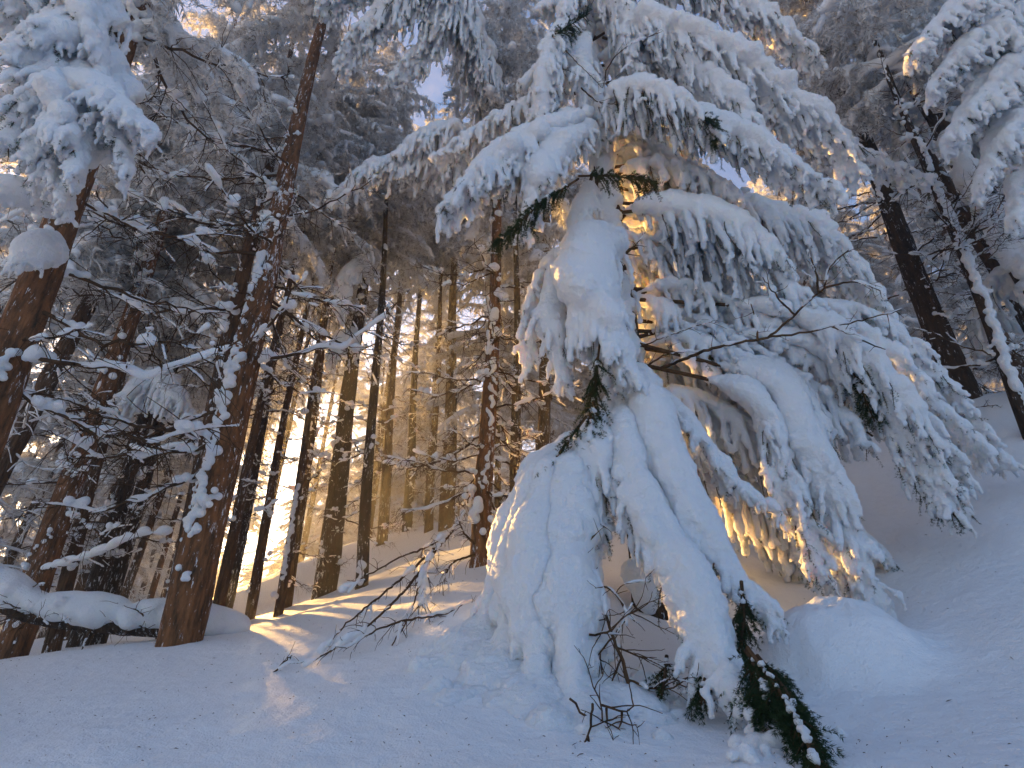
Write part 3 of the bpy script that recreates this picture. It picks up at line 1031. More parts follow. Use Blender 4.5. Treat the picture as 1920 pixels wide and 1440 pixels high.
def place(dst, src, loc, az, tilt, size, roll=0.0):
    """append a template to another buffer, turned and scaled (numbers as Euler XYZ: roll, -tilt, az)"""
    v, q, t = src
    ca, sa, ct, st, cr, sr = math.cos(az), math.sin(az), math.cos(tilt), math.sin(tilt), math.cos(roll), math.sin(roll)
    Rz = np.array([[ca, -sa, 0], [sa, ca, 0], [0, 0, 1]])
    Ry = np.array([[ct, 0, -st], [0, 1, 0], [st, 0, ct]])
    Rx = np.array([[1, 0, 0], [0, cr, -sr], [0, sr, cr]])
    dst.add(v @ (Rz @ Ry @ Rx).T * size + np.asarray(loc), q, t)


_r = np.random.RandomState(21)
DEAD_NEAR = [dead_branch(_r, 0, curve=_r.uniform(-0.22, 0.06), nside=_r.randint(12, 20), snow=0.5) for _ in range(7)]
DEAD_NEAR_ME = [(w.mesh("branch", M_TWIG), s.mesh("snow", M_SNOW)) for w, s in DEAD_NEAR]
DEAD_FAR = [tuple(b.arrays() for b in dead_branch(_r, 1, curve=_r.uniform(-0.2, 0.05), nside=15, snow=0.9)) for _ in range(6)]
RIME_FAR = [tuple(b.arrays() for b in rime_branch(_r, 1)) for _ in range(6)]


# ------------------------------------------------------------------ far trees: four kinds, copied through the wood
def far_tree(kind, rng, H, clear, dia):
    """trunk, crown of dead and rimed branches, snow; base at the origin"""
    root = empty(kind)
    tb, wood, green, snow = Buf(), Buf(), Buf(), Buf()
    lean = rng.normal(0, 0.012, 2)
    tp = np.array([[0, 0, -0.5], [lean[0] * H * 0.3, lean[1] * H * 0.3, H * 0.35], [lean[0] * H, lean[1] * H, H]])
    trunk_mesh(tb, tp, [dia / 2, dia * 0.4, dia * 0.22, 0.012], sides=10, lump=0.04)
    tb.build("trunk", M_BARKFAR, root)
    z = 0.9
    while z < H - 0.2:
        q = z / H
        cx = np.array([lean[0] * z, lean[1] * z, z])
        live = z > clear
        for k in range(rng.randint(2, 5) if live else rng.randint(1, 4)):
            az = rng.uniform(0, 6.283)
            if live:
                L = (0.35 + 1.75 * (1 - (z - clear) / (H - clear)) ** 0.7) * rng.uniform(0.7, 1.15)
                w, g, s = RIME_FAR[rng.randint(len(RIME_FAR))]
                tl = rng.uniform(-0.25, 0.2)
                place(wood, w, cx, az, tl, L)
                place(green, g, cx, az, tl, L)
                place(snow, s, cx, az, tl, L)
            else:
                L = rng.uniform(0.5, 1.5)
                w, s = DEAD_FAR[rng.randint(len(DEAD_FAR))]
                tl = rng.uniform(-0.35, 0.15)
                place(wood, w, cx, az, tl, L)
                place(snow, s, cx, az, tl, L)
        z += rng.uniform(0.22, 0.45) if live else rng.uniform(0.18, 0.42)
    cr = wood.build("crown", M_RIME, root)
    tag(cr, kind="stuff")
    if green.n:
        tag(green.build("needles", M_FROSTGREEN, cr, smooth=False), kind="stuff")
    tag(snow.build("snow", M_SNOWFAR, cr), kind="stuff")
    return root


def copy_tree(o, parent=None):
    c = o.copy()
    COL.objects.link(c)
    c.parent = parent
    for ch in list(o.children):
        copy_tree(ch, c)
    return c


ORD = ["first", "second", "third", "fourth", "fifth", "sixth", "seventh", "eighth", "ninth", "tenth", "eleventh", "twelfth", "thirteenth", "fourteenth", "fifteenth",
       "sixteenth", "seventeenth", "eighteenth", "nineteenth", "twentieth", "twentyfirst", "twentysecond", "twentythird", "twentyfourth", "twentyfifth",
       "twentysixth", "twentyseventh", "twentyeighth", "twentyninth", "thirtieth"]


def label_far(made):
    """say between which large trunks each far stem shows, counted from the left, near row and far row apart"""
    marks = [(-60.0, None), (-36.0, "the massive trunk"), (-27.6, "the orange trunk"), (-21.4, "the snow-knobbed stem"), (-17.0, "the crest trunk"), (-14.5, "the thin pole"), (-8.4, "the narrow dim trunk"), (-4.5, "the golden trunk"),
             (8.0, "the big spruce"), (33.0, "the leaning dark trunk"), (90.0, None)]
    bins = {}
    for o, x, y in made:
        a, dist = math.degrees(math.atan2(x, y)), math.hypot(x, y)
        k = max(i for i in range(len(marks) - 1) if a >= marks[i][0])
        row = "nearest row" if dist < 20 else "middle row" if dist < 38 else "back row" if dist < 56 else "hindmost row"
        bins.setdefault((k, row), []).append((a, o, x))
    for (k, row), items in bins.items():
        items.sort(key=lambda t: t[0])
        left, right = marks[k][1], marks[k + 1][1]
        where = ("between %s and %s" % (left[4:], right[4:])) if left and right else ("left of " + right[4:]) if right else ("right of " + left[4:])
        for n, (a, o, x) in enumerate(items):
            lab = "%s rimed spruce from left in %s %s" % (ORD[min(n, 29)], row, where)
            tag(o, lab, "tree", "rimed spruces in the wood behind")


def make_far_wood():
    rng = np.random.RandomState(33)
    protos = [far_tree("rimed_spruce", rng, 19.0, 7.0, 0.34), far_tree("rimed_spruce", rng, 16.0, 5.0, 0.26),
              far_tree("rimed_spruce", rng, 21.0, 8.5, 0.40), far_tree("rimed_spruce", rng, 14.0, 3.6, 0.22),
              far_tree("rimed_spruce", rng, 24.0, 14.0, 0.36)]
    used = [False] * 5
    made = []
    spots = []
    tries = 0
    while len(spots) < 104 and tries < 20000:
        tries += 1
        az = rad(rng.uniform(-56, 54))
        d = 9.5 + 46 * rng.rand() ** 0.8
        x, y = d * math.sin(az), d * math.cos(az)
        off = x * 0.906 + y * 0.423           # distance to the right of the sun's line through the lens
        off2 = x * 0.853 + y * 0.522          # the same for the broad beam that falls on the big spruce
        lane = bool(0.2 < off2 < 7.4 and y > 6.5)
        tall = bool(abs(off) < 2.2 and d > 14)
        if abs(off) < 0.33 or (-2.0 < off < 0.9 and d < 15):
            continue
        if lane and off2 > 1.5 and not (3.1 < off2 < 3.5 or 5.6 < off2 < 5.9 or 6.5 < off2 < 6.9):
            continue        # gaps the sun shines through
        if lane and rng.rand() > (0.6 if off2 > 1.5 else 0.9):
            continue
        if az > rad(8) and d < 15:
            continue
        sep = 1.25 + d * 0.035
        if any((x - a) ** 2 + (y - b) ** 2 < sep * sep for a, b, _ in spots):
            continue
        spots.append((x, y, lane or tall))
    # a farther rank, low enough in the lane of the sun to leave it clear
    tries, far = 0, 0
    while far < 105 and tries < 20000:
        tries += 1
        az = rad(rng.uniform(-58, 10) if far < 65 else rng.uniform(-33, -4))
        q = rng.uniform(46, 86)
        x, y = q * math.sin(az), q * math.cos(az)
        if any((x - a) ** 2 + (y - b) ** 2 < (5.5 if far < 65 else 2.2) for a, b, _ in spots):
            continue
        off, off2 = x * 0.906 + y * 0.423, x * 0.853 + y * 0.522
        if abs(off) < 0.25:
            continue
        spots.append((x, y, 2 if (-0.8 < off < 7.5 or 1.5 < off2 < 7.5) else 3))
        far += 1
    spots.sort(key=lambda s: s[0] ** 2 + s[1] ** 2)
    for x, y, lane in spots:
        az = math.atan2(x, y)
        k = 4 if lane is True else rng.randint(4)
        o = protos[k] if not used[k] else copy_tree(protos[k])
        used[k] = True
        o.location = (x, y, gz(x, y) - 0.1)
        o.rotation_euler = (rng.normal(0, 0.02), rng.normal(0, 0.02), rng.uniform(0, 6.28))
        sc = rng.uniform(0.85, 1.15)
        if lane is not True and lane == 2:
            sc = max(0.3, (0.20 * math.hypot(x, y) - gz(x, y)) / [19.0, 16.0, 21.0, 14.0][k])
        o.scale = (sc, sc, sc)
        made.append((o, x, y))
    # tall clean stems close beside the line from the lens to the sun
    r2 = np.random.RandomState(9)
    for q, off in [(24, 0.55), (35, -0.6), (38, -0.95), (64, -0.42)]:
        x, y = -0.4234 * q + 0.9059 * off, 0.9059 * q + 0.4234 * off
        o = copy_tree(protos[4])
        o.location = (x, y, gz(x, y) - 0.1)
        o.rotation_euler = (0, 0, r2.uniform(0, 6.28))
        o.scale = (0.8, 0.8, 1.0)
        made.append((o, x, y))
    label_far(made)


make_far_wood()


NEAR = {}


# ------------------------------------------------------------------ near trunks, each with its own branches
def near_tree(rng, foot, through, dia, label, height=15.0, branches=(1.2, 9.0, 30), length=(0.5, 1.4), crown=6.0, name="spruce_tree",
              bark=None, clumps=12, clump=0.07, azr=(0, 6.283), tilt=(-0.35, 0.25), sink=0.9, snowy=1.0, faces=None):
    """foot = (u, v, depth) on the photograph; the trunk runs through the pixel given by through"""
    a = P(*foot)
    base = a.copy()
    base[2] = gz(a[0], a[1])
    rv = ray(*through)
    k = (a[0] * rv[0] + a[1] * rv[1]) / (rv[0] ** 2 + rv[1] ** 2)
    b = rv * k
    axis = unit(b - a)
    base = a + axis * ((base[2] - a[2]) / axis[2])
    root = empty(name, base)
    tag(root, label, "tree")

    def at(h):
        return axis * (h / axis[2]) + np.array([0.03 * math.sin(h * 0.7 + dia * 40), 0.03 * math.cos(h * 0.5 + dia * 60), 0])

    def radius(h):
        return dia * 0.5 * max(0.12, 1 - 0.055 * h)
    tb = Buf()
    hs = np.linspace(-sink, height, 12)
    trunk_mesh(tb, np.array([at(h) for h in hs]), [radius(max(0, h)) for h in hs], sides=22 if dia > 0.25 else 14, lump=0.06)
    tr = tb.build("trunk", bark or M_BARK, root)
    # snow stuck to the trunk and lying on the branch stubs
    c, r = [], []
    for _ in range(clumps):
        h = rng.uniform(0.3, 8.5)
        az = rng.uniform(*azr)
        d = np.array([math.cos(az), math.sin(az), 0])
        p = at(h) + d * radius(h) * 0.98
        m = rng.randint(4, 10)
        s = clump * rng.uniform(0.5, 1.2)
        c.append(p + rng.normal(0, 1, (m, 3)) * [s * 0.6, s * 0.6, s * 0.9] + d * s * 0.2)
        r.append(rng.uniform(0.3, 0.75, m) * s)
    if faces is not None:      # long plastered strip of wind-blown snow
        for az, h0, h1, w in faces:
            for h in np.arange(h0, h1, 0.03):
                aa = az + rng.normal(0, 0.25)
                d = np.array([math.cos(aa), math.sin(aa), 0])
                if vnoise(np.array([[h * 2.2, az * 7, dia * 90]]))[0] < 0.42:
                    continue
                c.append((at(h) + d * radius(h) * 0.99)[None])
                r.append(np.array([w * rng.uniform(0.4, 1.1)]))
    if c:
        sb = Buf()
        snow_skin(sb, np.vstack(c), np.concatenate(r), 0.013 if foot[2] < 7 else 0.018, 0.5, 20.0)
        tag(sb.build("snow", M_SNOW, tr), kind="stuff")
    h0, h1, nb = branches
    for _ in range(nb):
        h = rng.uniform(h0, h1)
        az = rng.uniform(0, 6.283)
        tl = rng.uniform(*tilt)
        L = rng.uniform(*length)
        i = rng.randint(len(DEAD_NEAR_ME))
        wme, sme = DEAD_NEAR_ME[i]
        o = link("branch", wme, root)
        o.location = (at(h) + np.array([math.cos(az), math.sin(az), 0]) * radius(h) * 0.8).tolist()
        o.rotation_euler = (rng.uniform(-0.3, 0.3), -tl, az)
        o.scale = (L, L * rng.uniform(0.7, 1.1), L)
        if rng.rand() < snowy:
            tag(link("snow", sme, o), kind="stuff")
    # living crown above
    wood, green, snow = Buf(), Buf(), Buf()
    z = crown
    while z < height - 0.2:
        for k in range(rng.randint(2, 5)):
            az = rng.uniform(0, 6.283)
            L = (0.3 + 1.7 * (1 - (z - crown) / (height - crown)) ** 0.7) * rng.uniform(0.7, 1.15)
            w, g, s = RIME_FAR[rng.randint(len(RIME_FAR))]
            tl = rng.uniform(-0.25, 0.2)
            place(wood, w, at(z), az, tl, L)
            place(green, g, at(z), az, tl, L)
            place(snow, s, at(z), az, tl, L)
        z += rng.uniform(0.3, 0.6)
    if wood.n:
        cr = tag(wood.build("crown", M_RIME, root), kind="stuff")
        tag(green.build("needles", M_FROSTGREEN, cr, smooth=False), kind="stuff")
        tag(snow.build("snow", M_SNOWFAR, cr), kind="stuff")
    NEAR[label] = root
    return root, at, base


def make_near_trees():
    rng = np.random.RandomState(44)
    W = math.pi          # towards -X
    near_tree(rng, (342, 1195, 5.7), (604, 40), 0.43, "thick leaning orange-barked spruce trunk beside the low sun, foot in the snow dip",
              branches=(1.5, 8.0, 34), length=(0.7, 2.2), crown=11.5, height=19, clumps=14, faces=[(W * 1.42, 0.7, 5.0, 0.05), (W * 1.3, 1.0, 6.0, 0.035)], azr=(3.2, 5.8))
    near_tree(rng, (330, 1130, 7.6), (462, 500), 0.34, "dark rime-flecked trunk leaning close behind the thick orange trunk", bark=M_BARKFAR,
              branches=(1.5, 8.0, 26), crown=8.0, clumps=16, azr=(3, 6))
    near_tree(rng, (18, 1235, 7.6), (262, 540), 0.40, "reddish trunk with snow clumps leaning up from the lower left corner of the wood",
              branches=(0.8, 8.0, 34), length=(0.6, 1.9), crown=9.0, clumps=16, clump=0.09, azr=(3.2, 6.0))
    near_tree(rng, (60, 560, 5.6), (232, 100), 0.42, "massive rimed trunk behind the snowy bough at upper left, its foot out of sight",
              branches=(2.5, 8.0, 30), length=(0.7, 2.2), crown=8.0, clumps=24, clump=0.10, azr=(3.4, 6.0), sink=0.6)
    near_tree(rng, (130, 1090, 9.2), (232, 680), 0.24, "slim mossy trunk just right of the reddish snow-clumped trunk", bark=M_BARKFAR, branches=(0.8, 8, 30), crown=6.0)
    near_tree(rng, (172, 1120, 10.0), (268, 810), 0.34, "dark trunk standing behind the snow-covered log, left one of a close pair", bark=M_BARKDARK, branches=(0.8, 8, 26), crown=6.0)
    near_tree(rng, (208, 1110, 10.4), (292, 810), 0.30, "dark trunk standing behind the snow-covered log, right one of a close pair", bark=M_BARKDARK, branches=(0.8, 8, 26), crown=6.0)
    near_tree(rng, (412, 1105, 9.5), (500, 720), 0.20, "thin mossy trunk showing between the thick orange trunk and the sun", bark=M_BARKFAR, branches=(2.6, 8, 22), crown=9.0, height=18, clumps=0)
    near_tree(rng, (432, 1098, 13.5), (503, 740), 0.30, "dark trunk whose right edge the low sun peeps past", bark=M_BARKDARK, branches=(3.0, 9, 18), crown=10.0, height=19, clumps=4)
    near_tree(rng, (478, 1088, 11.5), (540, 760), 0.21, "thin trunk standing just right of the low sun", bark=M_BARKFAR, branches=(1.9, 8, 26), crown=9.0, height=18)
    near_tree(rng, (532, 1078, 10.5), (575, 800), 0.17, "slender stem plastered with small snow knobs right of the sun", bark=M_BARKFAR, branches=(0.3, 8, 34), length=(0.3, 0.9), crown=9.0, height=18,
              faces=[(W * 1.5, 0.1, 3.0, 0.045)])
    near_tree(rng, (549, 1045, 12.2), (596, 700), 0.28, "straight mossy green trunk between the sun and the dark trunk", bark=M_BARKFAR, branches=(2.6, 8, 20), crown=9.0, height=18)
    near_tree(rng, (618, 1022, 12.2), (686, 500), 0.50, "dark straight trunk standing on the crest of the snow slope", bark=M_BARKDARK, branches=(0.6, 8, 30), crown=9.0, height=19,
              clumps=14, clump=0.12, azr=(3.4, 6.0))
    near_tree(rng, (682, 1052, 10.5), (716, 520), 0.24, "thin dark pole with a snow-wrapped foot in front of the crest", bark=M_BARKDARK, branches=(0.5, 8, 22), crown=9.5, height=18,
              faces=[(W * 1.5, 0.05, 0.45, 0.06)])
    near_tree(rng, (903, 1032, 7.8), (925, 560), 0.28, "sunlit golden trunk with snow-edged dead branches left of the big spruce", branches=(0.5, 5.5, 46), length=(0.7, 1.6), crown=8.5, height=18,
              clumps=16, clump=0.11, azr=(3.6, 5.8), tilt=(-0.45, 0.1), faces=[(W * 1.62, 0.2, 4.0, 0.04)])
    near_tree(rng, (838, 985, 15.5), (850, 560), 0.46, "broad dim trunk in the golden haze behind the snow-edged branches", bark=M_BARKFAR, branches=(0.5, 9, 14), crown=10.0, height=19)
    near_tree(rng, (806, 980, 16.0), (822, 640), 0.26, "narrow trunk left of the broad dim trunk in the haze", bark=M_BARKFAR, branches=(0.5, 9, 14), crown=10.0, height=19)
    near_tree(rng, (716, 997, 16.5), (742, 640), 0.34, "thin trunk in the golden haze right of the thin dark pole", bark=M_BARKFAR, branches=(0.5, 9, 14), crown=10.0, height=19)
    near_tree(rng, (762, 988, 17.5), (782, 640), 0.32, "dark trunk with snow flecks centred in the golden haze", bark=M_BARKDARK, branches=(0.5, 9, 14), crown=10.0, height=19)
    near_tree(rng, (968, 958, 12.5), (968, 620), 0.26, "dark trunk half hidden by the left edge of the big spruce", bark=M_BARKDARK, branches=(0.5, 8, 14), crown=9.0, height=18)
    near_tree(rng, (1815, 748, 8.6), (1690, 440), 0.40, "dark trunk leaning left on the crest at right with snow clumps down one side", bark=M_BARKDARK,
              branches=(0.5, 8, 46), length=(0.7, 1.7), crown=7.0, clumps=26, clump=0.10, azr=(4.4, 6.4), tilt=(-0.3, 0.4))
    near_tree(rng, (1912, 775, 6.8), (1800, 480), 0.15, "slender snow-plastered young stem at the right edge on the crest", bark=M_BARKDARK,
              branches=(0.6, 6, 34), length=(0.5, 1.2), crown=6.5, tilt=(0.0, 0.7), faces=[(W * 1.4, 0.3, 5.0, 0.05), (W * 1.6, 0.3, 5.0, 0.04)])
    near_tree(rng, (1660, 170, 12.0), (1590, 60), 0.30, "dim trunk high behind the upper right boughs, leaning left", bark=M_BARKFAR, branches=(3, 12, 40), crown=11.0, height=20)
    near_tree(rng, (1880, 420, 10.5), (1810, 240), 0.32, "dim trunk at the upper right edge behind fine bare branches", bark=M_BARKFAR, branches=(1.5, 9, 50), length=(0.8, 1.9), crown=9.0, height=18)


make_near_trees()
# ------------------------------------------------------------------ snowy boughs on trees at the edges of the view
def add_boughs(root, specs, rng, voxel, base=None):
    o = np.array(root.location)
    for poly, kw in specs:
        B = make_bough([P(*a) for a in poly], rng, **kw)
        finish_bough(B, root, voxel, o)


def make_edge_boughs():
    rng = np.random.RandomState(55)
    add_boughs(NEAR["massive rimed trunk behind the snowy bough at upper left, its foot out of sight"], [
        ([(225, 110, 5.9), (165, 150, 5.0), (150, 220, 4.6), (150, 330, 4.35)], dict(hang=0.30, width=1.0, thick=0.11, bare=0.06, dens=2.0)),
        ([(225, 120, 5.9), (160, 165, 5.0), (215, 200, 4.6), (290, 258, 4.45)], dict(hang=0.30, width=0.5, thick=0.10, bare=0.04, dens=1.4)),
        ([(225, 115, 5.9), (140, 170, 5.0), (90, 240, 4.6), (50, 300, 4.4)], dict(hang=0.28, width=0.5, thick=0.09, bare=0.08, dens=1.4)),
        ([(225, 115, 5.9), (160, 190, 5.0), (110, 290, 4.65), (125, 380, 4.5)], dict(hang=0.25, width=0.9, thick=0.09, bare=0.15, dens=1.8)),
        ([(225, 115, 5.9), (200, 190, 5.0), (225, 260, 4.6), (240, 330, 4.5)], dict(hang=0.22, width=0.6, thick=0.09, bare=0.1, dens=1.5)),
        ([(225, 60, 6.0), (120, 120, 5.0), (50, 190, 4.6), (10, 270, 4.4)], dict(hang=0.3, width=0.6, thick=0.08, bare=0.3, dens=1.4)),
        ([(235, 20, 6.1), (150, 30, 5.2), (90, 70, 4.8), (30, 120, 4.6)], dict(hang=0.34, width=0.6, thick=0.10, bare=0.06, dens=1.5)),
        ([(230, -80, 6.3), (150, -20, 5.3), (170, 70, 5.0), (200, 175, 4.9)], dict(hang=0.20, width=0.5, thick=0.10, bare=0.03, dens=1.3)),
        ([(230, -120, 6.4), (120, -60, 5.4), (60, 0, 5.1), (0, 50, 5.0)], dict(hang=0.40, width=0.7, thick=0.08, bare=0.3, dens=1.3)),
        ([(110, 400, 5.6), (60, 372, 5.0), (0, 365, 4.8), (-60, 380, 4.7)], dict(hang=0.10, width=0.15, thick=0.10, bare=0.2, dens=0.4)),
        ([(95, 470, 5.6), (60, 480, 5.2), (30, 500, 5.1)], dict(hang=0.14, width=0.3, thick=0.13, bare=0.0, dens=0.6)),
    ], rng, 0.016)
    add_boughs(NEAR["dark trunk half hidden by the left edge of the big spruce"], [
        ([(968, 300, 13.5), (850, -20, 10.8), (760, 0, 10.2), (690, 50, 9.8), (640, 120, 9.6)], dict(hang=1.0, width=0.9, thick=0.13, bare=0.12, dens=1.2)),
        ([(968, 350, 13.5), (860, 40, 10.8), (800, 80, 10.3), (740, 150, 10.0)], dict(hang=0.9, width=0.8, thick=0.12, bare=0.12, dens=1.2)),
        ([(968, 250, 13.5), (800, -60, 10.8), (700, -40, 10.2), (600, 20, 9.9)], dict(hang=0.9, width=0.8, thick=0.12, bare=0.12, dens=1.2)),
    ], rng, 0.026)
    add_boughs(NEAR["sunlit golden trunk with snow-edged dead branches left of the big spruce"], [
        ([(935, 360, 10.6), (800, 305, 9.8), (700, 315, 9.4), (620, 370, 9.2)], dict(hang=0.5, width=0.5, thick=0.09, bare=0.1, dens=0.9)),
        ([(935, 340, 10.6), (860, 250, 9.9), (790, 260, 9.6), (730, 310, 9.4)], dict(hang=0.6, width=0.6, thick=0.09, bare=0.1, dens=0.9)),
    ], rng, 0.026)
    add_boughs(NEAR["dark trunk standing behind the snow-covered log, right one of a close pair"], [
        ([(310, 700, 10.6), (275, 715, 9.9), (245, 745, 9.6), (220, 790, 9.5)], dict(hang=0.55, width=0.7, thick=0.10, bare=0.1, dens=1.1)),
        ([(310, 700, 10.6), (310, 715, 9.9), (335, 745, 9.6), (365, 780, 9.5)], dict(hang=0.55, width=0.6, thick=0.10, bare=0.1, dens=1.1)),
    ], rng, 0.026)
    add_boughs(NEAR["dark straight trunk standing on the crest of the snow slope"], [
        ([(690, 470, 15.0), (670, 500, 13.4), (645, 530, 13.0), (640, 600, 12.8)], dict(hang=0.5, width=0.4, thick=0.14, bare=0.1, dens=0.8)),
        ([(665, 640, 14.2), (640, 640, 13.0), (620, 680, 12.8)], dict(hang=0.5, width=0.5, thick=0.14, bare=0.1, dens=0.8)),
    ], rng, 0.03)


make_edge_boughs()


def make_edge_spruce():
    rng = np.random.RandomState(56)
    base = P(2110, 830, 6.9)
    base[2] = gz(base[0], base[1])
    root = empty("snow_laden_spruce", base)
    tag(root, "snow-laden spruce at the upper right edge, drooping boughs hanging before its plastered trunk", "tree")
    tb = Buf()
    trunk_mesh(tb, np.array([[0, 0, -0.4], [0, 0, 4], [-0.05, 0, 8], [0, 0, 13]], float), [0.2, 0.17, 0.11, 0.03])
    tr = tb.build("trunk", M_BARKDARK, root)
    hh = np.arange(0.0, 12.0, 0.02)
    aa = rng.normal(3.7, 0.7, len(hh))
    rr = 0.2 - 0.012 * hh
    w = rng.uniform(0.04, 0.11, len(hh)) * (vnoise(np.column_stack([hh * 1.7, aa, aa * 0]) + 5) > 0.38)
    sb = Buf()
    snow_skin(sb, np.column_stack([np.cos(aa) * rr, np.sin(aa) * rr, hh])[w > 0], w[w > 0], 0.022, 0.7, 11.0, bumpy=0.014)
    tag(sb.build("snow", M_SNOW, tr), kind="stuff")
    for poly, kw in [
        ([(1985, -60, 8.6), (1870, -10, 7.0), (1770, 40, 6.6), (1705, 110, 6.4)], dict(hang=0.55, width=0.8, thick=0.12, bare=0.14, dens=1.4)),
        ([(1985, -20, 8.4), (1890, 40, 6.8), (1800, 100, 6.4), (1745, 170, 6.2)], dict(hang=0.55, width=0.7, thick=0.11, bare=0.14, dens=1.3)),
        ([(2000, 90, 8.2), (1900, 120, 6.7), (1830, 190, 6.3), (1775, 270, 6.1)], dict(hang=0.50, width=0.8, thick=0.12, bare=0.14, dens=1.4)),
        ([(2010, 180, 8.0), (1930, 200, 6.6), (1870, 270, 6.2), (1835, 350, 6.0)], dict(hang=0.45, width=0.7, thick=0.11, bare=0.14, dens=1.3)),
        ([(2030, 260, 7.8), (1960, 290, 6.6), (1910, 350, 6.2), (1895, 420, 6.0)], dict(hang=0.40, width=0.6, thick=0.10, bare=0.14, dens=1.2)),
    ]:
        finish_bough(make_bough([P(*a) for a in poly], rng, **kw), root, 0.02, base)
    h = 1.5
    while h < 12.5:
        for _ in range(2):
            az = rng.uniform(-1.8, 1.8)
            L = (2.2 - 0.13 * h) * rng.uniform(0.7, 1.1)
            d = np.array([math.cos(az), math.sin(az), 0])
            p0 = base + [0, 0, h]
            B = make_bough([p0, p0 + d * L * 0.35, p0 + d * L * 0.7 - [0, 0, 0.2 * L], p0 + d * L - [0, 0, 0.55 * L]], rng, hang=0.5, width=0.6, thick=0.1, bare=0.12, dens=0.7)
            finish_bough(B, root, 0.035, base)
        h += rng.uniform(0.7, 1.0)


make_edge_spruce()


# ------------------------------------------------------------------ small things on the snow
def make_snow_lump(name, label, cat, centre, balls, voxel, rough=0.4, freq=9.0, green=False):
    sb = Buf()
    c = np.array([b[:3] for b in balls], float)
    r = np.array([b[3] for b in balls], float)
    snow_skin(sb, c, r, voxel, rough, freq)
    o = sb.build(name, M_SNOW)
    o.location = tuple(centre)
    tag(o, label, cat)
    return o


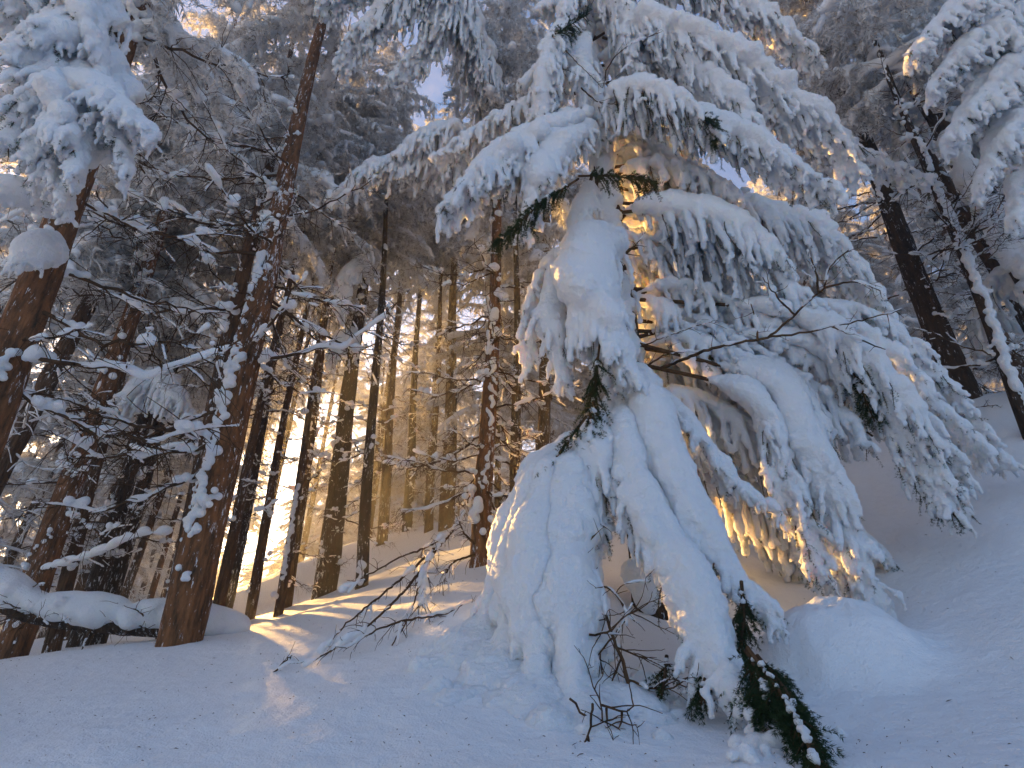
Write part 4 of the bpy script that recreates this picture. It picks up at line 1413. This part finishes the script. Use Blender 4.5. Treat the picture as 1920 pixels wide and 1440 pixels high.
def make_small_things():
    rng = np.random.RandomState(66)
    # hump: something small buried under the snow, its flanks running out into the slope
    c = G(1585, 1235)
    n, k = 46, 96
    q = np.linspace(0, 1, n)[:, None] * np.ones((1, k))
    ph = np.linspace(0, 2 * math.pi, k, endpoint=False)[None] * np.ones((n, 1))
    X = (0.80 * q * np.cos(ph)).ravel()
    Y = (0.66 * q * np.sin(ph)).ravel()
    qq = q.ravel()
    wob = fbm(np.column_stack([X * 2.2, Y * 2.2, 0 * X]), 3)
    hgt = 0.36 * np.exp(-(qq * (1 + 0.25 * wob) / 0.62) ** 3.4) + 0.02 * (1 - qq) * fbm(np.column_stack([X * 9, Y * 9, 0 * X]), 3) * 2
    zz = ground(np.column_stack([X + c[0], Y + c[1]])) - c[2] + hgt - 0.008 * np.clip((qq - 0.5) / 0.5, 0, 1) ** 2
    ii = np.arange(n - 1)[:, None] * k
    jj = np.arange(k)[None]
    hb = Buf()
    hb.add(np.column_stack([X, Y, zz]), np.stack([ii + jj, ii + k + jj, ii + k + (jj + 1) % k, ii + (jj + 1) % k], -1).reshape(-1, 4))
    o = hb.build("snow_mound", M_GROUND)
    o.location = tuple(c)
    tag(o, "rounded hump of snow right of the dark green bough tip", "snow mound")
    for u, v, s, lab in [(1448, 1395, 0.085, "crumpled snow clump lying below the dark green bough tip"), (1408, 1425, 0.045, "small snow crumb left of the crumpled clump at the bottom edge"),
                         (1560, 1385, 0.04, "small half-buried snow clump right of the dark green bough tip")]:
        c = G(u, v)
        balls = [(*(rng.normal(0, 1, 3) * s * np.array([0.9, 0.6, 0.45])), s * rng.uniform(0.3, 0.6)) for _ in range(26)]
        make_snow_lump("snow_clump", lab, "snow clump", c, balls, 0.007, 0.7, 24.0)
    # fallen log
    pts = [P(-90, 1085, 6.4), P(60, 1145, 6.3), P(180, 1165, 6.3), P(300, 1172, 6.3), P(400, 1185, 6.5), P(440, 1196, 6.6)]
    base = np.array(pts[2])
    base[2] = gz(base[0], base[1])
    root = empty("fallen_log", base)
    tag(root, "fallen log under a thick roll of snow between the trunks at lower left", "log")
    wb = Buf()
    s = resample(pts, 0.12) - base
    tube(wb, s - [0, 0, 0.04], np.full(len(s), 0.085), 12, lump=0.08)
    wood = wb.build("trunk", M_BARKDARK, root)
    f = resample(pts, 0.03) - base
    lum = 0.5 + 0.95 * vnoise(f * 2.9 + 7)
    keep = np.ones(len(f), bool)
    sb = Buf()
    cc = [f + np.array([0, 0, 1.0]) * (0.07 + 0.05 * lum)[:, None] + rng.normal(0, 0.02, (len(f), 3))]
    rr = [0.145 * lum]
    for _ in range(90):
        i = rng.randint(len(f))
        cc.append((f[i] + np.array([rng.normal(0, 0.05), rng.normal(-0.05, 0.06), rng.uniform(0.02, 0.14)]))[None])
        rr.append(np.array([rng.uniform(0.05, 0.11)]))
    snow_skin(sb, np.vstack(cc), np.concatenate(rr), 0.018, 0.5, 8.0)
    sb.build("snow", M_SNOW, root)
    for k in range(16):
        i = rng.randint(len(s) // 5, len(s) - len(s) // 4)
        d = [rng.normal(0, 0.8), -abs(rng.normal(0.5, 0.4)), rng.uniform(-0.7, 0.3)]
        p0 = s[i] + base
        path = droop_path(p0, d, rng.uniform(0.3, 0.7), 0.05, rng, 0.08, 0.12)
        bare_limb([path], 0.010, rng, root, base, name="branch", snow=0.5, twigs=6, voxel=0.012)
    red = NEAR["reddish trunk with snow clumps leaning up from the lower left corner of the wood"]
    bare_limb([[P(*q) for q in [(80, 1068, 7.7), (140, 1052, 7.3), (190, 1035, 7.1), (250, 1006, 6.9), (315, 999, 6.8)]]], 0.024, rng, red, np.array(red.location), snow=0.95, twigs=8, voxel=0.014)
    # dead spruce top fallen on the snow left of the big tree
    base = G(760, 1215)
    root = empty("fallen_branch", base)
    tag(root, "dead frosted spruce branch with fine twigs leaning on the slope left of the big tree", "branch")
    for poly in [[(870, 960, 7.2), (845, 1000, 6.2), (815, 1035, 5.6), (790, 1085, 5.1), (770, 1150, 4.6), (735, 1210, 4.3)],
                 [(845, 1000, 6.2), (800, 1025, 5.6), (740, 1050, 5.3), (680, 1085, 5.1), (640, 1110, 5.0)],
                 [(830, 1015, 5.9), (770, 1070, 5.2), (710, 1120, 4.8), (650, 1170, 4.5), (600, 1225, 4.35)],
                 [(815, 1035, 5.6), (760, 1105, 4.9), (700, 1165, 4.5), (655, 1200, 4.3), (570, 1250, 4.1)],
                 [(890, 1128, 4.7), (830, 1150, 4.5), (760, 1163, 4.4), (700, 1185, 4.3), (650, 1215, 4.2)],
                 [(885, 1140, 4.6), (860, 1160, 4.5), (865, 1190, 4.4)], [(890, 1150, 4.6), (870, 1180, 4.5), (880, 1200, 4.4)],
                 [(800, 1060, 5.3), (790, 1120, 4.9), (800, 1150, 4.8)], [(890, 1020, 6.4), (870, 1000, 6.3), (855, 965, 6.4)],
                 [(890, 1040, 6.0), (850, 1055, 5.8), (830, 1090, 5.6)]]:
        bare_limb([[P(*q) for q in poly]], 0.013, rng, root, base, name="limb", snow=0.62, twigs=20, voxel=0.009, droop=0.12)
    # leafless sapling in the gap under the boughs
    base = G(1187, 1308)
    root = empty("bare_sapling", base)
    tag(root, "bare sapling with snowy twigs standing in the gap between the two big lower boughs", "sapling")
    for poly, r0 in [([(1187, 1308, 3.25), (1165, 1235, 3.35), (1145, 1180, 3.45), (1122, 1095, 3.7), (1092, 1040, 3.9)], 0.011),
                     ([(1105, 1190, 3.45), (1140, 1186, 3.4), (1165, 1160, 3.4), (1185, 1150, 3.4)], 0.006),
                     ([(1178, 1275, 3.3), (1230, 1292, 3.2), (1300, 1284, 3.1)], 0.006),
                     ([(1122, 1095, 3.7), (1150, 1110, 3.6), (1190, 1165, 3.5)], 0.007),
                     ([(1092, 1040, 3.9), (1110, 1000, 4.0), (1100, 970, 4.1)], 0.006),
                     ([(1150, 1195, 3.45), (1125, 1230, 3.4), (1135, 1290, 3.3)], 0.005),
                     ([(1165, 1235, 3.35), (1150, 1270, 3.3), (1130, 1320, 3.2)], 0.005),
                     ([(1158, 1215, 3.4), (1210, 1235, 3.35), (1250, 1255, 3.3)], 0.005)]:
        bare_limb([[P(*q) for q in poly]], r0, rng, root, base, name="branch", snow=0.5, twigs=9, voxel=0.008)
    base = G(1118, 1362)
    root = empty("dead_twig", base)
    tag(root, "forked dark twig poking out of the snow in front of the big tree", "twig")
    for poly in [[(1068, 1310, 2.85), (1105, 1350, 2.8), (1122, 1360, 2.75), (1128, 1318, 2.85), (1115, 1292, 2.9)],
                 [(1111, 1320, 2.85), (1102, 1380, 2.62), (1085, 1415, 2.5), (1072, 1445, 2.4)], [(1102, 1380, 2.62), (1108, 1405, 2.55), (1117, 1428, 2.5)],
                 [(1128, 1322, 2.85), (1165, 1334, 2.8), (1188, 1324, 2.8)], [(1137, 1328, 2.85), (1136, 1366, 2.75)], [(1166, 1334, 2.8), (1160, 1366, 2.72)]]:
        bare_limb([[P(*q) for q in poly]], 0.005, rng, root, base, name="branch", snow=0.15, twigs=4, voxel=0.006)
    base = G(530, 1258)
    root = empty("dead_twig", base)
    tag(root, "single short dark twig lying alone on the open snow at lower left", "twig")
    bare_limb([[G(512, 1262) , G(530, 1254, 0.04), G(545, 1237, 0.03)]], 0.005, rng, root, base, name="stem", snow=0.0, twigs=2)
    for u, v, du, lab in [(500, 1103, 30, "dark twig lying flat below the sun on the snow"), (640, 1090, -30, "short stick poking from the snow below the dark straight trunk"),
                          (1850, 765, 25, "small twig lying on the crest at far right")]:
        base = G(u, v)
        root = empty("dead_twig", base)
        tag(root, lab, "twig")
        bare_limb([[G(u - du, v), G(u, v, 0.03), G(u + du, v + 2, 0.06)]], 0.007, rng, root, base, name="stem", snow=0.2, twigs=4)

    # bark crumbs and needles that have dropped on the snow: past counting
    cb = Buf()
    n = 1500
    az = rng.uniform(-0.85, 0.85, n)
    q = 1.6 + 7.5 * rng.rand(n) ** 1.3
    xy = np.column_stack([np.sin(az) * q, np.cos(az) * q])
    z = ground(xy) + 0.004
    s = rng.uniform(0.003, 0.011, n) * np.where(rng.rand(n) < 0.06, 2.5, 1.0)
    d1 = rng.normal(0, 1, (n, 3)) * [1, 1, 0.25]
    d1 /= np.linalg.norm(d1, axis=1, keepdims=True)
    d2 = np.cross(d1, [0, 0, 1.0])
    pc = np.column_stack([xy, z])
    tri = np.stack([pc + d1 * s[:, None], pc - d1 * s[:, None] * 0.6 + d2 * s[:, None] * 0.3, pc - d1 * s[:, None] * 0.6 - d2 * s[:, None] * 0.3, pc + [0, 0, 0.004]], 1)
    k = np.arange(n)[:, None] * 4
    cb.add(tri.reshape(-1, 3), None, np.vstack([k + [0, 1, 3], k + [1, 2, 3], k + [2, 0, 3]]))
    o = cb.build("bark_litter", M_TWIG, smooth=False)
    tag(o, "fine dark bark crumbs and needles sprinkled over the open snow", "litter", kind="stuff")


make_small_things()
# ------------------------------------------------------------------ cold hazy air between the trunks
def make_haze(density):
    m, nt, out = new_mat("haze_air")
    p = N(nt, "ShaderNodeVolumePrincipled")
    p.inputs["Color"].default_value = (0.95, 0.95, 0.95, 1)
    p.inputs["Density"].default_value = density
    p.inputs["Anisotropy"].default_value = 0.52
    nt.links.new(p.outputs[0], out.inputs["Volume"])
    b = Buf()
    x, z0, z1 = 100.0, HAZE_LOW, HAZE_HIGH
    v = np.array([[sx * x, sy * x, z] for z in (z0, z1) for sy in (-1, 1) for sx in (-1, 1)])
    b.add(v, [[0, 2, 3, 1], [4, 5, 7, 6], [0, 1, 5, 4], [2, 6, 7, 3], [0, 4, 6, 2], [1, 3, 7, 5]])
    o = b.build("haze", m, smooth=False)
    tag(o, kind="stuff")


_zs = ground(np.array([[97 * math.cos(a), 97 * math.sin(a)] for a in np.linspace(0, 6.28, 60)] + [[0, -95], [97, 97], [-97, -97], [97, -97], [-97, 97]]))
HAZE_LOW, HAZE_HIGH = float(_zs.min()) - 2.0, max(30.0, float(_zs.max()) + 2.0)
make_haze(0.0048)
